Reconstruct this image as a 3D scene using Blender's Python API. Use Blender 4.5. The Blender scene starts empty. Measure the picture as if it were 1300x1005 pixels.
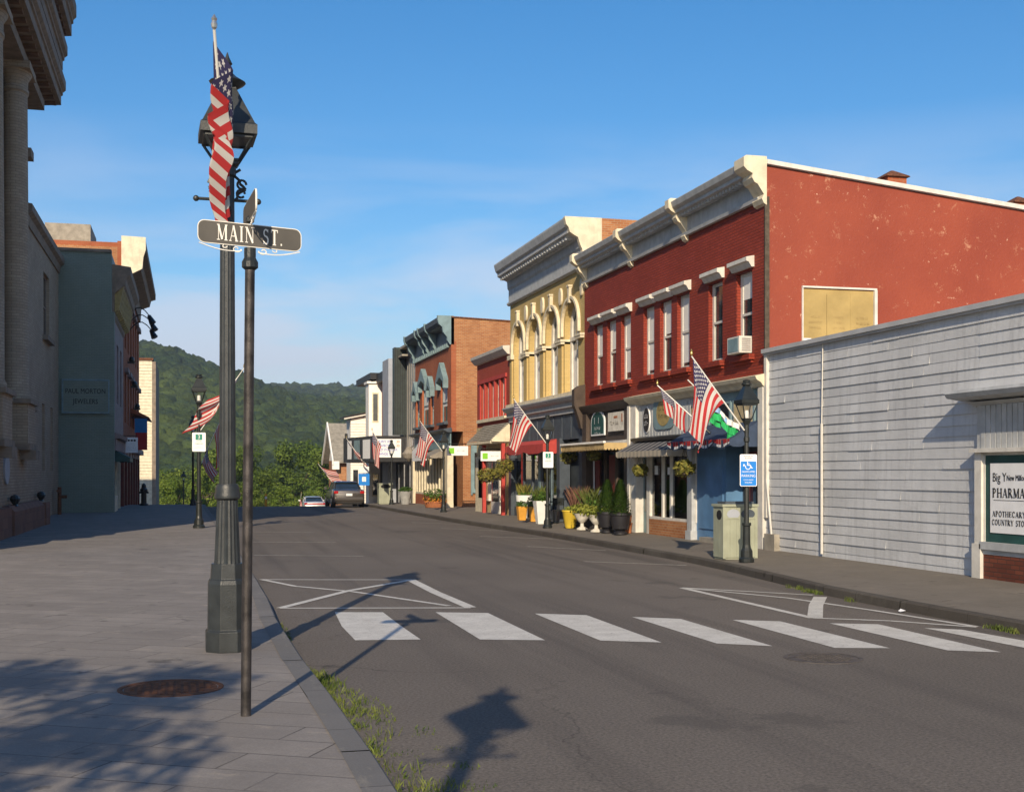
import bpy, bmesh, math, random
import numpy as np
from mathutils import Vector, Matrix
R=math.radians
random.seed(7)
sc=bpy.context.scene
COL=sc.collection
# ---------------------------------------------------------------- camera, sky, sun
# world axes: x = across the street (to the right), y = along the street (away), z = up, camera stands at x=y=0
FL=1600.                      # focal length in photograph pixels
YAW=math.atan(410/FL); CA,SA=math.cos(YAW),math.sin(YAW)
EYE=1.9
cam=bpy.data.objects.new('camera',bpy.data.cameras.new('camera')); COL.objects.link(cam)
cam.location=(0,0,EYE); cam.rotation_euler=(R(90),0,-YAW)
cam.data.sensor_width=36; cam.data.lens=36*FL/1300; cam.data.shift_y=.075
cam.data.clip_start=.1; cam.data.clip_end=6000
sc.camera=cam
SUN_EL=R(27); SUN_DIR=Vector((-.327,-.945,0)).normalized()
w=bpy.data.worlds.new('World'); sc.world=w; w.use_nodes=True
nt=w.node_tree; bg=nt.nodes['Background']; sky=nt.nodes.new('ShaderNodeTexSky')
sky.sky_type='NISHITA'; sky.sun_disc=False; sky.sun_elevation=SUN_EL
sky.sun_rotation=math.atan2(SUN_DIR.x,SUN_DIR.y); sky.air_density=1.0; sky.dust_density=.7; sky.ozone_density=3.
# thin veils of cirrus low in the sky
tc=nt.nodes.new('ShaderNodeTexCoord'); mp=nt.nodes.new('ShaderNodeMapping'); mp.inputs['Scale'].default_value=(1.5,1.5,7)
mp.inputs['Rotation'].default_value=(0,R(9),0)
nz=nt.nodes.new('ShaderNodeTexNoise'); nz.inputs['Scale'].default_value=2.1; nz.inputs['Detail'].default_value=7; nz.inputs['Roughness'].default_value=.55; nz.inputs['Distortion'].default_value=.4
cr=nt.nodes.new('ShaderNodeValToRGB'); cr.color_ramp.elements[0].position=.40; cr.color_ramp.elements[0].color=(0,0,0,1); cr.color_ramp.elements[1].position=.62
sp=nt.nodes.new('ShaderNodeSeparateXYZ'); mr=nt.nodes.new('ShaderNodeMapRange'); mr.inputs['From Min'].default_value=.27; mr.inputs['From Max'].default_value=.08
mr.inputs['To Min'].default_value=0; mr.inputs['To Max'].default_value=.85
mu=nt.nodes.new('ShaderNodeMath'); mu.operation='MULTIPLY'
mx=nt.nodes.new('ShaderNodeMix'); mx.data_type='RGBA'; mx.inputs[7].default_value=(5.6,5.9,6.8,1)
L=nt.links.new
L(tc.outputs['Generated'],mp.inputs[0]); L(mp.outputs[0],nz.inputs[0]); L(nz.outputs[0],cr.inputs[0])
L(tc.outputs['Generated'],sp.inputs[0]); L(sp.outputs[2],mr.inputs[0]); L(cr.outputs[0],mu.inputs[0]); L(mr.outputs[0],mu.inputs[1])
hs=nt.nodes.new('ShaderNodeHueSaturation'); hs.inputs['Saturation'].default_value=1.36; L(sky.outputs[0],hs.inputs['Color'])
L(mu.outputs[0],mx.inputs[0]); L(hs.outputs[0],mx.inputs[6]); L(mx.outputs[2],bg.inputs[0]); bg.inputs[1].default_value=.115
sl=bpy.data.lights.new('sun','SUN'); sl.energy=4.8; sl.angle=R(.5); sl.color=(1,.84,.62)
so=bpy.data.objects.new('sun',sl); COL.objects.link(so)
sd=Vector((SUN_DIR.x*math.cos(SUN_EL),SUN_DIR.y*math.cos(SUN_EL),math.sin(SUN_EL)))
so.rotation_euler=sd.to_track_quat('Z','Y').to_euler(); so.location=sd*60
sc.view_settings.view_transform='Standard'; sc.view_settings.look='None'; sc.view_settings.exposure=.30; sc.view_settings.gamma=1
sc.cycles.max_bounces=6; sc.cycles.transparent_max_bounces=12

# ---------------------------------------------------------------- survey helpers: photograph bearings to street coordinates
F=12.0
# plan frames: world x = x + OX, world y = OA + OB*y ('street' and 'world' are true size, the two rows carry their surveyed frontage scale)
OX,OA,OB=0.,0.,1.
_KV=.9253*CA+.3792*FL/1000*SA; _KA=-.9253*SA+.3792*FL/1000*CA; _KB=.3792*SA+.9253*FL/1000*CA
def conv(v,u): return (_KV*v,_KA*v+_KB*u)
def UC(u,v=10): return _KA*v+_KB*u
def ctx(k):
    global OX,OA,OB
    OX,OA,OB={'world':(0,0,1),'street':(12*_KV-12,0,1),'right':(12*_KV-12,_KA*12,_KB),'left':(-.05*4.5,-_KA*4,_KB)}[k]
def U(px,v=F):
    t=(px-650)/FL; return ((v+OX)*(CA-SA*t)/(SA+CA*t)-OA)/OB
def V(px,u):
    t=(px-650)/FL; return (u*OB+OA)*(SA+CA*t)/(CA-SA*t)-OX
def Z(py,u,v=F): return EYE+(600-py)*((u*OB+OA)*CA+(v+OX)*SA)/FL
def ground(px,py,z=0):
    Y=(EYE-z)*FL/(py-600); X=(px-650)/FL*Y
    return (X*CA+Y*SA, -X*SA+Y*CA)
def H(y):            # height of the street: level, then falling to the river
    u=(y-1.5)/_KB
    if u<43: return 0.
    if u<60: return -.0028*(u-43)**2
    if u<150: return -.809-.095*(u-60)
    return -9.4

# ---------------------------------------------------------------- materials
M={}
def new_mat(n):
    m=bpy.data.materials.new(n); m.use_nodes=True; M[n]=m
    t=m.node_tree; return m,t,t.nodes['Principled BSDF']
def nd(t,k,**kw):
    n=t.nodes.new('ShaderNode'+k)
    for a,b in kw.items():
        if a.startswith('i_'):
            n.inputs[a[2:].replace('_',' ')].default_value=b
        else: setattr(n,a,b)
    return n
def c4(c): return (c[0],c[1],c[2],1)
def mixc(t,fac,a,b):
    m=nd(t,'Mix',data_type='RGBA')
    if isinstance(fac,(int,float)): m.inputs[0].default_value=fac
    else: t.links.new(fac,m.inputs[0])
    for i,x in ((6,a),(7,b)):
        if isinstance(x,tuple): m.inputs[i].default_value=c4(x)
        else: t.links.new(x,m.inputs[i])
    return m.outputs[2]
def obco(t): return nd(t,'TexCoord').outputs['Object']
def noise(t,vec,scale,detail=4,rough=.55,lo=.35,hi=.65):
    n=nd(t,'TexNoise',i_Scale=scale,i_Detail=detail,i_Roughness=rough)
    t.links.new(vec,n.inputs['Vector'])
    r=nd(t,'MapRange'); r.inputs[1].default_value=lo; r.inputs[2].default_value=hi
    t.links.new(n.outputs[0],r.inputs[0]); return r.outputs[0]
def bump(t,b,h,strength,dist=.02):
    n=nd(t,'Bump',i_Strength=strength,i_Distance=dist); t.links.new(h,n.inputs['Height']); t.links.new(n.outputs[0],b.inputs['Normal'])
def paint(n,c,rough=.6,var=.12,scale=3,bm=.15,metal=0,spec=.4,streak=0):
    m,t,b=new_mat(n); o=obco(t)
    f=noise(t,o,scale); col=mixc(t,f,tuple(x*(1-var) for x in c),tuple(min(1,x*(1+var)) for x in c))
    if streak:
        mp=nd(t,'Mapping'); mp.inputs['Scale'].default_value=(6,6,.5); t.links.new(o,mp.inputs[0])
        g=noise(t,mp.outputs[0],1.6,6,.6,.5,.75); mm=nd(t,'Math',operation='MULTIPLY'); t.links.new(g,mm.inputs[0]); mm.inputs[1].default_value=streak
        col=mixc(t,mm.outputs[0],col,tuple(x*.5 for x in c))
    t.links.new(col,b.inputs['Base Color']); b.inputs['Roughness'].default_value=rough; b.inputs['Metallic'].default_value=metal
    b.inputs['Specular IOR Level'].default_value=spec
    if bm:
        h=noise(t,o,scale*14,5,.6,.3,.7); bump(t,b,h,bm,.01)
    return m
def brick(n,c1,c2,mortar,rough=.85,bw=.215,bh=.072,bm=.5,var=.35,patch=None):
    m,t,b=new_mat(n); o=obco(t)
    s=nd(t,'SeparateXYZ'); t.links.new(o,s.inputs[0]); a=nd(t,'Math',operation='ADD'); t.links.new(s.outputs[0],a.inputs[0]); t.links.new(s.outputs[1],a.inputs[1])
    k=nd(t,'CombineXYZ'); t.links.new(a.outputs[0],k.inputs[0]); t.links.new(s.outputs[2],k.inputs[1])
    br=nd(t,'TexBrick',i_Scale=1.0,i_Mortar_Size=.008,i_Mortar_Smooth=.3,i_Bias=0.,i_Brick_Width=bw,i_Row_Height=bh)
    t.links.new(k.outputs[0],br.inputs['Vector'])
    br.inputs['Color1'].default_value=c4(c1); br.inputs['Color2'].default_value=c4(c2); br.inputs['Mortar'].default_value=c4(mortar)
    f=noise(t,o,.7,6,.6); col=mixc(t,f,br.outputs[0],tuple(x*(1-var)for x in c1)); 
    ad=nd(t,'Mix',data_type='RGBA'); ad.inputs[0].default_value=.45; t.links.new(br.outputs[0],ad.inputs[6]); t.links.new(col,ad.inputs[7])
    out=ad.outputs[2]
    if patch:
        pf=noise(t,o,2.2,8,.7,.60,.68); out=mixc(t,pf,out,patch)
    t.links.new(out,b.inputs['Base Color']); b.inputs['Roughness'].default_value=rough; b.inputs['Specular IOR Level'].default_value=.25
    iv=nd(t,'Math',operation='SUBTRACT'); iv.inputs[0].default_value=1; t.links.new(br.outputs['Fac'],iv.inputs[1])
    bump(t,b,iv.outputs[0],bm,.008)
    return m
brick('red_painted_brick',(.25,.036,.018),(.31,.048,.024),(.13,.022,.015),var=.3,bm=.9,rough=.7)
brick('orange_brick',(.33,.12,.045),(.47,.21,.085),(.40,.31,.20),bm=.4)
brick('rust_brick',(.33,.085,.035),(.40,.11,.045),(.30,.17,.10),bm=.4)
brick('yellow_brick',(.50,.36,.14),(.56,.41,.17),(.42,.33,.17),bm=.4,var=.2)
brick('dark_brick',(.12,.035,.022),(.2,.06,.035),(.07,.04,.03),bm=.6)
brick('bank_brick',(.36,.28,.20),(.44,.35,.25),(.23,.18,.13),bm=.7,bw=.3,bh=.09)
brick('plinth_brick',(.20,.10,.07),(.25,.13,.09),(.16,.09,.07),bm=.3,bw=.5,bh=.3)
brick('green_painted_brick',(.215,.26,.215),(.235,.28,.235),(.16,.19,.16),var=.25,bm=.8)
brick('red_shop_brick',(.34,.06,.035),(.38,.075,.045),(.3,.06,.04),bm=.4)
paint('white_paint',(.62,.59,.53),.55,.1,4,.1,streak=.25)
paint('bright_white',(.82,.79,.73),.55,.05,4,.05); paint('dark_green_metal',(.028,.042,.038),.5,.2,4,.1); paint('cream_paint',(.66,.58,.42),.6,.12,4,.1,streak=.25)
paint('grey_white_paint',(.42,.43,.43),.6,.12,4,.1,streak=.3)
paint('white_clapboard',(.50,.505,.51),.6,.08,1.1,.25,streak=.45)
paint('grey_roof_metal',(.42,.42,.42),.45,.1,2,.05)
paint('stone',(.30,.27,.22),.8,.2,3,.3)
paint('dark_stone',(.23,.18,.135),.85,.2,3,.3)
paint('soffit_wood',(.15,.085,.05),.8,.25,3,.2)
paint('brown_shop_paint',(.06,.042,.03),.6,.2,4,.1)
paint('slate_blue_paint',(.058,.072,.09),.5,.2,3,.1)
paint('blue_paint',(.09,.20,.36),.6,.12,2,.1)
paint('grey_blue_paint',(.17,.25,.27),.6,.15,3,.1)
paint('teal_paint',(.015,.065,.058),.6,.15,3,.1)
paint('navy_canvas',(.035,.055,.10),.8,.15,5,.2)
paint('grey_canvas',(.25,.22,.18),.85,.15,5,.2)
paint('red_canvas',(.42,.05,.04),.8,.1,5,.15)
paint('tan_canvas',(.46,.33,.15),.8,.12,5,.15)
paint('dark_trim',(.02,.02,.022),.5,.2,4,.05)
paint('worn_iron',(.085,.072,.062),.7,.3,9,.4); paint('silver',(.5,.5,.48),.3,.1,5,0,metal=.8); paint('cast_iron',(.026,.029,.029),.42,.25,6,.15,spec=.5)
paint('black_iron',(.014,.017,.016),.42,.25,6,.1,spec=.5)
paint('steel_pipe',(.055,.048,.045),.45,.5,9,.25,metal=.5)
paint('galvanised',(.45,.45,.45),.35,.15,8,.05,metal=.6)
paint('sign_dark',(.075,.068,.058),.55,.12,6,.05)
paint('sign_cream',(.78,.74,.66),.5,.06,6,.02)
paint('sign_white',(.78,.78,.78),.4,.04,6,.0)
paint('sign_blue',(.015,.20,.62),.4,.05,6,.0)
paint('sign_green',(.01,.20,.13),.4,.05,6,.0)
paint('lime_green',(.20,.52,.03),.5,.05,6,.0)
paint('black_letters',(.02,.016,.014),.6,.1,6,.0)
paint('blue_letters',(.03,.06,.45),.5,.1,6,.0)
paint('orange_letters',(.6,.18,.03),.5,.1,6,.0)
paint('gold_sign',(.36,.27,.10),.6,.15,8,.0)
paint('rust',(.14,.055,.025),.85,.45,14,.5)
paint('bin_green',(.31,.325,.24),.6,.1,3,.1,streak=.2)
paint('bin_hole',(.01,.01,.01),.9,.1,3,.0)
paint('orange_pot',(.62,.30,.04),.55,.1,4,.1)
paint('yellow_pot',(.60,.42,.04),.5,.1,4,.1)
paint('white_pot',(.72,.72,.69),.5,.06,4,.05)
paint('urn_stone',(.62,.58,.50),.75,.15,6,.2)
paint('black_pot',(.018,.017,.02),.5,.2,4,.1)
paint('terracotta',(.38,.14,.06),.8,.15,5,.1)
paint('grey_pot',(.3,.3,.29),.8,.15,5,.1)
paint('wood_post',(.32,.16,.07),.8,.2,5,.2)
paint('bark',(.09,.07,.05),.9,.3,6,.6)
paint('aluminium',(.55,.56,.56),.4,.05,5,.0,metal=.3)
paint('wood_pole',(.7,.68,.62),.4,.06,5,.0)
paint('gold',(.45,.33,.12),.35,.1,5,.0,metal=.8)
paint('cardboard',(.37,.265,.10),.85,.12,2,.05)
paint('print_ink',(.34,.235,.095),.8,.05,2,.0)
paint('curtain',(.50,.40,.22),.85,.15,6,.1)
paint('blind_white',(.72,.70,.66),.7,.04,4,.0)
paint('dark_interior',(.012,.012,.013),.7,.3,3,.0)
paint('red_wood',(.14,.02,.015),.5,.2,3,.1)
paint('tyre',(.012,.012,.012),.85,.1,5,.1)
paint('tail_light',(.35,.01,.012),.2,.1,5,.0)
paint('blue_banner',(.02,.18,.42),.8,.06,3,.1)
paint('banner_red',(.35,.02,.02),.8,.06,3,.1)
paint('green_cloth',(.02,.36,.10),.8,.1,5,.1)
paint('light_blue_cloth',(.25,.42,.62),.8,.1,5,.1)
paint('white_cloth',(.72,.70,.68),.8,.05,5,.1)
paint('grey_siding',(.34,.36,.40),.7,.08,2,.1)
paint('shingle_grey',(.26,.235,.19),.9,.2,3,.3)
paint('mauve_paint',(.25,.19,.18),.75,.15,3,.1)
paint('lamp_white',(.75,.73,.68),.4,.03,4,.0)
def glass_mat(n,c,rough=.06,spec=.9):
    m,t,b=new_mat(n); o=obco(t); f=noise(t,o,1.3,3); col=mixc(t,f,tuple(x*.5 for x in c),tuple(x*1.4 for x in c))
    t.links.new(col,b.inputs['Base Color']); b.inputs['Roughness'].default_value=rough; b.inputs['Specular IOR Level'].default_value=spec
    h=noise(t,o,2.5,2); bump(t,b,h,.06,.02); return m
_m=M['white_clapboard']; _t=_m.node_tree; _b=_t.nodes['Principled BSDF']; _l=_b.inputs['Base Color'].links[0].from_socket; _g=nd(_t,'NewGeometry'); _r=nd(_t,'MapRange'); _r.inputs[3].default_value=.97; _r.inputs[4].default_value=1.07; _t.links.new(_g.outputs['Random Per Island'],_r.inputs[0]); _k=nd(_t,'VectorMath',operation='SCALE'); _t.links.new(_l,_k.inputs[0]); _t.links.new(_r.outputs[0],_k.inputs['Scale']); _pf=noise(_t,obco(_t),5,10,.8,.67,.70); _c=mixc(_t,_pf,_k.outputs[0],(.30,.27,.24)); _t.links.new(_c,_b.inputs['Base Color'])
glass_mat('window_glass',(.035,.04,.045)); glass_mat('shop_glass',(.022,.022,.022)); glass_mat('car_glass',(.02,.03,.04),.05)
def car_paint(n,c):
    m,t,b=new_mat(n); b.inputs['Base Color'].default_value=c4(c); b.inputs['Metallic'].default_value=.6; b.inputs['Roughness'].default_value=.35; b.inputs['Coat Weight'].default_value=.8
car_paint('car_grey',(.10,.088,.078)); car_paint('car_white',(.75,.73,.7))
# clear lantern glass
m,t,b=new_mat('clear_glass'); tr=nd(t,'BsdfTransparent'); gl=nd(t,'BsdfGlossy',i_Roughness=.03); ms=nd(t,'MixShader'); ms.inputs[0].default_value=.12
t.links.new(tr.outputs[0],ms.inputs[1]); t.links.new(gl.outputs[0],ms.inputs[2]); t.links.new(ms.outputs[0],t.nodes['Material Output'].inputs[0])
m,t,b=new_mat('display_glass'); tr=nd(t,'BsdfTransparent'); tr.inputs[0].default_value=(.75,.8,.78,1); gl=nd(t,'BsdfGlossy',i_Roughness=.02); ms=nd(t,'MixShader'); fz=nd(t,'Fresnel',i_IOR=1.5); fa=nd(t,'Math',operation='ADD'); fa.inputs[1].default_value=.12; t.links.new(fz.outputs[0],fa.inputs[0]); t.links.new(fa.outputs[0],ms.inputs[0])
t.links.new(tr.outputs[0],ms.inputs[1]); t.links.new(gl.outputs[0],ms.inputs[2]); t.links.new(ms.outputs[0],t.nodes['Material Output'].inputs[0])
# asphalt
m,t,b=new_mat('asphalt'); o=obco(t)
f1=noise(t,o,.16,5,.6,.35,.65); f2=noise(t,o,38,4,.75,.3,.7); mp=nd(t,'Mapping'); mp.inputs['Scale'].default_value=(1.3,.05,1); t.links.new(o,mp.inputs[0]); f3=noise(t,mp.outputs[0],1.,4,.6,.5,.7)
c=mixc(t,f1,(.122,.107,.093),(.155,.136,.118)); c=mixc(t,f3,c,(.098,.086,.076))
sp2=nd(t,'TexVoronoi',i_Scale=85.); t.links.new(o,sp2.inputs['Vector']); r2=nd(t,'MapRange'); r2.inputs[1].default_value=.0; r2.inputs[2].default_value=.5; t.links.new(sp2.outputs['Distance'],r2.inputs[0])
k=nd(t,'Mix',data_type='RGBA',blend_type='MULTIPLY'); k.inputs[0].default_value=.8; t.links.new(c,k.inputs[6])
c2=mixc(t,f2,(.35,.35,.35),(1.7,1.66,1.6)); t.links.new(c2,k.inputs[7])
# tar patches
f5=noise(t,o,.35,8,.65,.60,.63); c=mixc(t,f5,k.outputs[2],(.068,.06,.053))
mm_=nd(t,'Math',operation='MULTIPLY'); t.links.new(f5,mm_.inputs[0]); mm_.inputs[1].default_value=.5; c=mixc(t,mm_.outputs[0],k.outputs[2],(.075,.066,.058))
vv_=nd(t,'TexVoronoi',feature='DISTANCE_TO_EDGE',i_Scale=.22); dn=nd(t,'TexNoise',i_Scale=.8,i_Detail=6.); t.links.new(o,dn.inputs['Vector']); va=nd(t,'VectorMath',operation='ADD'); vs_=nd(t,'VectorMath',operation='SCALE'); vs_.inputs['Scale'].default_value=1.6; t.links.new(dn.outputs['Color'],vs_.inputs[0]); t.links.new(o,va.inputs[0]); t.links.new(vs_.outputs[0],va.inputs[1]); t.links.new(va.outputs[0],vv_.inputs['Vector'])
ck=nd(t,'MapRange'); ck.inputs[1].default_value=.0; ck.inputs[2].default_value=.004; ck.inputs[3].default_value=.75; ck.inputs[4].default_value=0; t.links.new(vv_.outputs['Distance'],ck.inputs[0])
cm=nd(t,'Math',operation='MULTIPLY'); t.links.new(ck.outputs[0],cm.inputs[0]); t.links.new(noise(t,o,.12,3,.5,.45,.6),cm.inputs[1]); c=mixc(t,cm.outputs[0],c,(.035,.03,.027))
dr=noise(t,o,1.7,3,.6,.70,.74); dm=nd(t,'Math',operation='MULTIPLY'); t.links.new(dr,dm.inputs[0]); dm.inputs[1].default_value=.45; c=mixc(t,dm.outputs[0],c,(.05,.045,.04))
t.links.new(c,b.inputs['Base Color']); b.inputs['Roughness'].default_value=.85; b.inputs['Specular IOR Level'].default_value=.3; bump(t,b,f2,.6,.01)
def pavers(n,c1,c2,mortar,ang,bw,bh,bands=False):
    m,t,b=new_mat(n); o=obco(t); mp=nd(t,'Mapping'); mp.inputs['Rotation'].default_value=(0,0,ang); t.links.new(o,mp.inputs[0])
    br=nd(t,'TexBrick',i_Scale=1.,i_Mortar_Size=.009,i_Mortar_Smooth=.6,i_Brick_Width=bw,i_Row_Height=bh,offset=.37)
    t.links.new(mp.outputs[0],br.inputs['Vector']); br.inputs['Color1'].default_value=c4(c1); br.inputs['Color2'].default_value=c4(c2); br.inputs['Mortar'].default_value=c4(mortar)
    f=noise(t,o,1.1,7,.65,.35,.7); col=mixc(t,f,br.outputs[0],tuple(x*.86 for x in c1)); st_=noise(t,o,2.6,4,.6,.64,.70); col=mixc(t,st_,col,tuple(x*.6 for x in c1))
    # pale scuffs drawn out along the slabs
    ms=nd(t,'Mapping'); ms.inputs['Scale'].default_value=(1.6,3.5,1); t.links.new(mp.outputs[0],ms.inputs[0])
    g=noise(t,ms.outputs[0],1.4,8,.75,.58,.72); col=mixc(t,g,col,(c2[0]*1.25,c2[1]*1.2,c2[2]*1.08))
    fine=noise(t,o,70,3,.7,.3,.7); kk=nd(t,'Mix',data_type='RGBA',blend_type='MULTIPLY'); kk.inputs[0].default_value=.5; t.links.new(col,kk.inputs[6]); t.links.new(mixc(t,fine,(.7,.7,.7),(1.25,1.25,1.25)),kk.inputs[7])
    t.links.new(kk.outputs[2],b.inputs['Base Color']); b.inputs['Roughness'].default_value=.85; b.inputs['Specular IOR Level'].default_value=.25
    h=nd(t,'Math',operation='SUBTRACT'); t.links.new(f,h.inputs[0]); t.links.new(br.outputs['Fac'],h.inputs[1]); bump(t,b,h.outputs[0],.35,.006)
pavers('slate_pavers',(.205,.186,.170),(.262,.238,.216),(.058,.052,.046),R(30),1.1,.42)
pavers('concrete_pavers',(.165,.145,.120),(.185,.162,.136),(.11,.10,.085),0,1.5,1.5)
pavers('granite',(.15,.145,.14),(.19,.18,.17),(.05,.045,.04),R(90),1.6,3.)
pavers('dark_granite',(.07,.06,.05),(.10,.09,.075),(.03,.026,.022),R(90),1.4,3.)
m,t,b=new_mat('road_paint'); o=obco(t); f=noise(t,o,3,9,.75,.35,.7); f2=noise(t,o,22,6,.8,.58,.64); c=mixc(t,f,(.60,.58,.53),(.42,.40,.36)); c=mixc(t,f2,c,(.16,.14,.12))
t.links.new(c,b.inputs['Base Color']); b.inputs['Roughness'].default_value=.7
m,t,b=new_mat('worn_line'); o=obco(t); f=noise(t,o,9,8,.75,.38,.62); c=mixc(t,f,(.52,.49,.43),(.24,.21,.18)); t.links.new(c,b.inputs['Base Color']); b.inputs['Roughness'].default_value=.8
m,t,b=new_mat('earth'); o=obco(t); f=noise(t,o,.05,6); c=mixc(t,f,(.05,.07,.025),(.08,.09,.035)); t.links.new(c,b.inputs['Base Color']); b.inputs['Roughness'].default_value=.95
# peeling paint on the plain red side wall
m,t,b=new_mat('peeling_red_paint'); o=obco(t); f=noise(t,o,.5,5,.6); c=mixc(t,f,(.235,.040,.018),(.285,.054,.024))
a=noise(t,o,.45,3,.5,.36,.52); pf=noise(t,o,3.6,11,.82,.575,.63); pm_=nd(t,'Math',operation='MULTIPLY'); t.links.new(a,pm_.inputs[0]); t.links.new(pf,pm_.inputs[1])
c=mixc(t,pm_.outputs[0],c,(.43,.19,.11)); pg=noise(t,o,6,9,.8,.635,.665); c=mixc(t,pg,c,(.6,.36,.25)); t.links.new(c,b.inputs['Base Color']); b.inputs['Roughness'].default_value=.75
h=noise(t,o,16,5); bump(t,b,h,.3,.01)
def leaf_mat(n,c1,c2,scale=2.,c3=None,tr=.25):
    m,t,b=new_mat(n); g=nd(t,'NewGeometry'); o=obco(t)
    f=noise(t,o,scale,3,.6,.35,.65); oi=nd(t,'ObjectInfo')
    c=mixc(t,f,c1,c2)
    ri=g.outputs['Random Per Island']; rr=nd(t,'MapRange'); rr.inputs[3].default_value=.7; rr.inputs[4].default_value=1.3; t.links.new(ri,rr.inputs[0])
    k=nd(t,'VectorMath',operation='SCALE'); t.links.new(c,k.inputs[0]); t.links.new(rr.outputs[0],k.inputs['Scale'])
    r3=nd(t,'MapRange'); r3.inputs[3].default_value=.78; r3.inputs[4].default_value=1.22; t.links.new(oi.outputs['Random'],r3.inputs[0])
    k2=nd(t,'VectorMath',operation='SCALE'); t.links.new(k.outputs[0],k2.inputs[0]); t.links.new(r3.outputs[0],k2.inputs['Scale'])
    t.links.new(k2.outputs[0],b.inputs['Base Color']); b.inputs['Roughness'].default_value=.65; b.inputs['Specular IOR Level'].default_value=.2
    if tr:
        ts=nd(t,'BsdfTranslucent'); t.links.new(k2.outputs[0],ts.inputs[0]); ms=nd(t,'MixShader'); ms.inputs[0].default_value=tr
        t.links.new(b.outputs[0],ms.inputs[1]); t.links.new(ts.outputs[0],ms.inputs[2]); t.links.new(ms.outputs[0],t.nodes['Material Output'].inputs[0])
leaf_mat('tree_leaves',(.05,.085,.012),(.105,.15,.022),.25)
leaf_mat('bright_leaves',(.09,.14,.018),(.16,.2,.03),.25)
leaf_mat('forest_leaves',(.026,.046,.013),(.056,.078,.019),.012,tr=0)
_t=M['forest_leaves'].node_tree; _b=_t.nodes['Principled BSDF']; _o=obco(_t); bump(_t,_b,noise(_t,_o,.55,5,.7,.3,.7),.8,1.2)
leaf_mat('shrub_leaves',(.04,.09,.015),(.09,.16,.025),6)
leaf_mat('yellow_leaves',(.16,.2,.03),(.34,.34,.06),8)
leaf_mat('purple_grass',(.14,.06,.05),(.20,.12,.07),8)
leaf_mat('basket_leaves',(.10,.11,.02),(.26,.22,.05),8)
leaf_mat('grass_blades',(.05,.085,.015),(.15,.17,.04),3)
leaf_mat('orange_flowers',(.55,.15,.02),(.6,.3,.05),8)
def rep_mat(n,axis_expr,c1,c2,period):   # alternate stripes along object x+y
    m,t,b=new_mat(n); o=obco(t); s=nd(t,'SeparateXYZ'); t.links.new(o,s.inputs[0])
    a=nd(t,'Math',operation='MULTIPLY'); a.inputs[1].default_value=1/period; t.links.new(s.outputs[axis_expr],a.inputs[0])
    fr=nd(t,'Math',operation='FRACT'); t.links.new(a.outputs[0],fr.inputs[0]); g=nd(t,'Math',operation='GREATER_THAN'); g.inputs[1].default_value=.5; t.links.new(fr.outputs[0],g.inputs[0])
    t.links.new(mixc(t,g.outputs[0],c1,c2),b.inputs['Base Color']); b.inputs['Roughness'].default_value=.8
rep_mat('striped_canvas',1,(.02,.022,.03),(.20,.19,.18),.42)
rep_mat('valance_canvas',1,(.42,.36,.27),(.30,.27,.22),.3)
# flag: stripes, canton and stars drawn from the cloth's own UV
m,t,b=new_mat('flag_cloth'); uvn=nd(t,'UVMap'); s=nd(t,'SeparateXYZ'); t.links.new(uvn.outputs[0],s.inputs[0])
def mt(op,a,b2=None,c=None):
    n=nd(t,'Math',operation=op)
    for i,x in enumerate((a,b2,c)):
        if x is None: continue
        if isinstance(x,(int,float)): n.inputs[i].default_value=x
        else: t.links.new(x,n.inputs[i])
    return n.outputs[0]
fx,fy=s.outputs[0],s.outputs[1]        # fx along the fly, fy along the hoist from the top
st=mt('LESS_THAN',mt('FRACT',mt('MULTIPLY',fy,6.5)),.5)
stc=mixc(t,st,(.66,.63,.58),(.52,.028,.03))
can=mt('MULTIPLY',mt('LESS_THAN',fx,.4),mt('LESS_THAN',fy,7/13))
cx=mt('SUBTRACT',mt('MULTIPLY',fx,12/.4),.5); cy=mt('SUBTRACT',mt('MULTIPLY',fy,10*13/7),.5)
ix,iy=mt('FLOOR',cx),mt('FLOOR',cy); par=mt('LESS_THAN',mt('FRACT',mt('MULTIPLY',mt('ADD',ix,iy),.5)),.25)
inb=mt('MULTIPLY',mt('MULTIPLY',mt('LESS_THAN',ix,10.5),mt('GREATER_THAN',ix,-.5)),mt('MULTIPLY',mt('LESS_THAN',iy,8.5),mt('GREATER_THAN',iy,-.5)))
# cell size: fly 1.5 x .4 / 12 = .05 ; hoist 7/13/10 = .0538
dx=mt('MULTIPLY',mt('SUBTRACT',mt('SUBTRACT',cx,ix),.5),.95); dy=mt('SUBTRACT',mt('SUBTRACT',cy,iy),.5)
rr=mt('SQRT',mt('ADD',mt('MULTIPLY',dx,dx),mt('MULTIPLY',dy,dy))); an=mt('ARCTAN2',dx,mt('MULTIPLY',dy,-1.))
fo=mt('SUBTRACT',mt('MULTIPLY',mt('FRACT',mt('ADD',mt('DIVIDE',an,2*math.pi/5),.5)),2*math.pi/5),math.pi/5)
star=mt('LESS_THAN',mt('MULTIPLY',rr,mt('COSINE',mt('SUBTRACT',mt('ABSOLUTE',fo),R(72)))),.309*.72)
star=mt('MULTIPLY',mt('MULTIPLY',star,inb),par)
cc=mixc(t,star,(.035,.03,.10),(.66,.63,.6)); fin=mixc(t,can,stc,cc)
t.links.new(fin,b.inputs['Base Color']); b.inputs['Roughness'].default_value=.75; b.inputs['Sheen Weight'].default_value=.2
ts=nd(t,'BsdfTranslucent'); t.links.new(fin,ts.inputs[0]); ms=nd(t,'MixShader'); ms.inputs[0].default_value=.3
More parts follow.
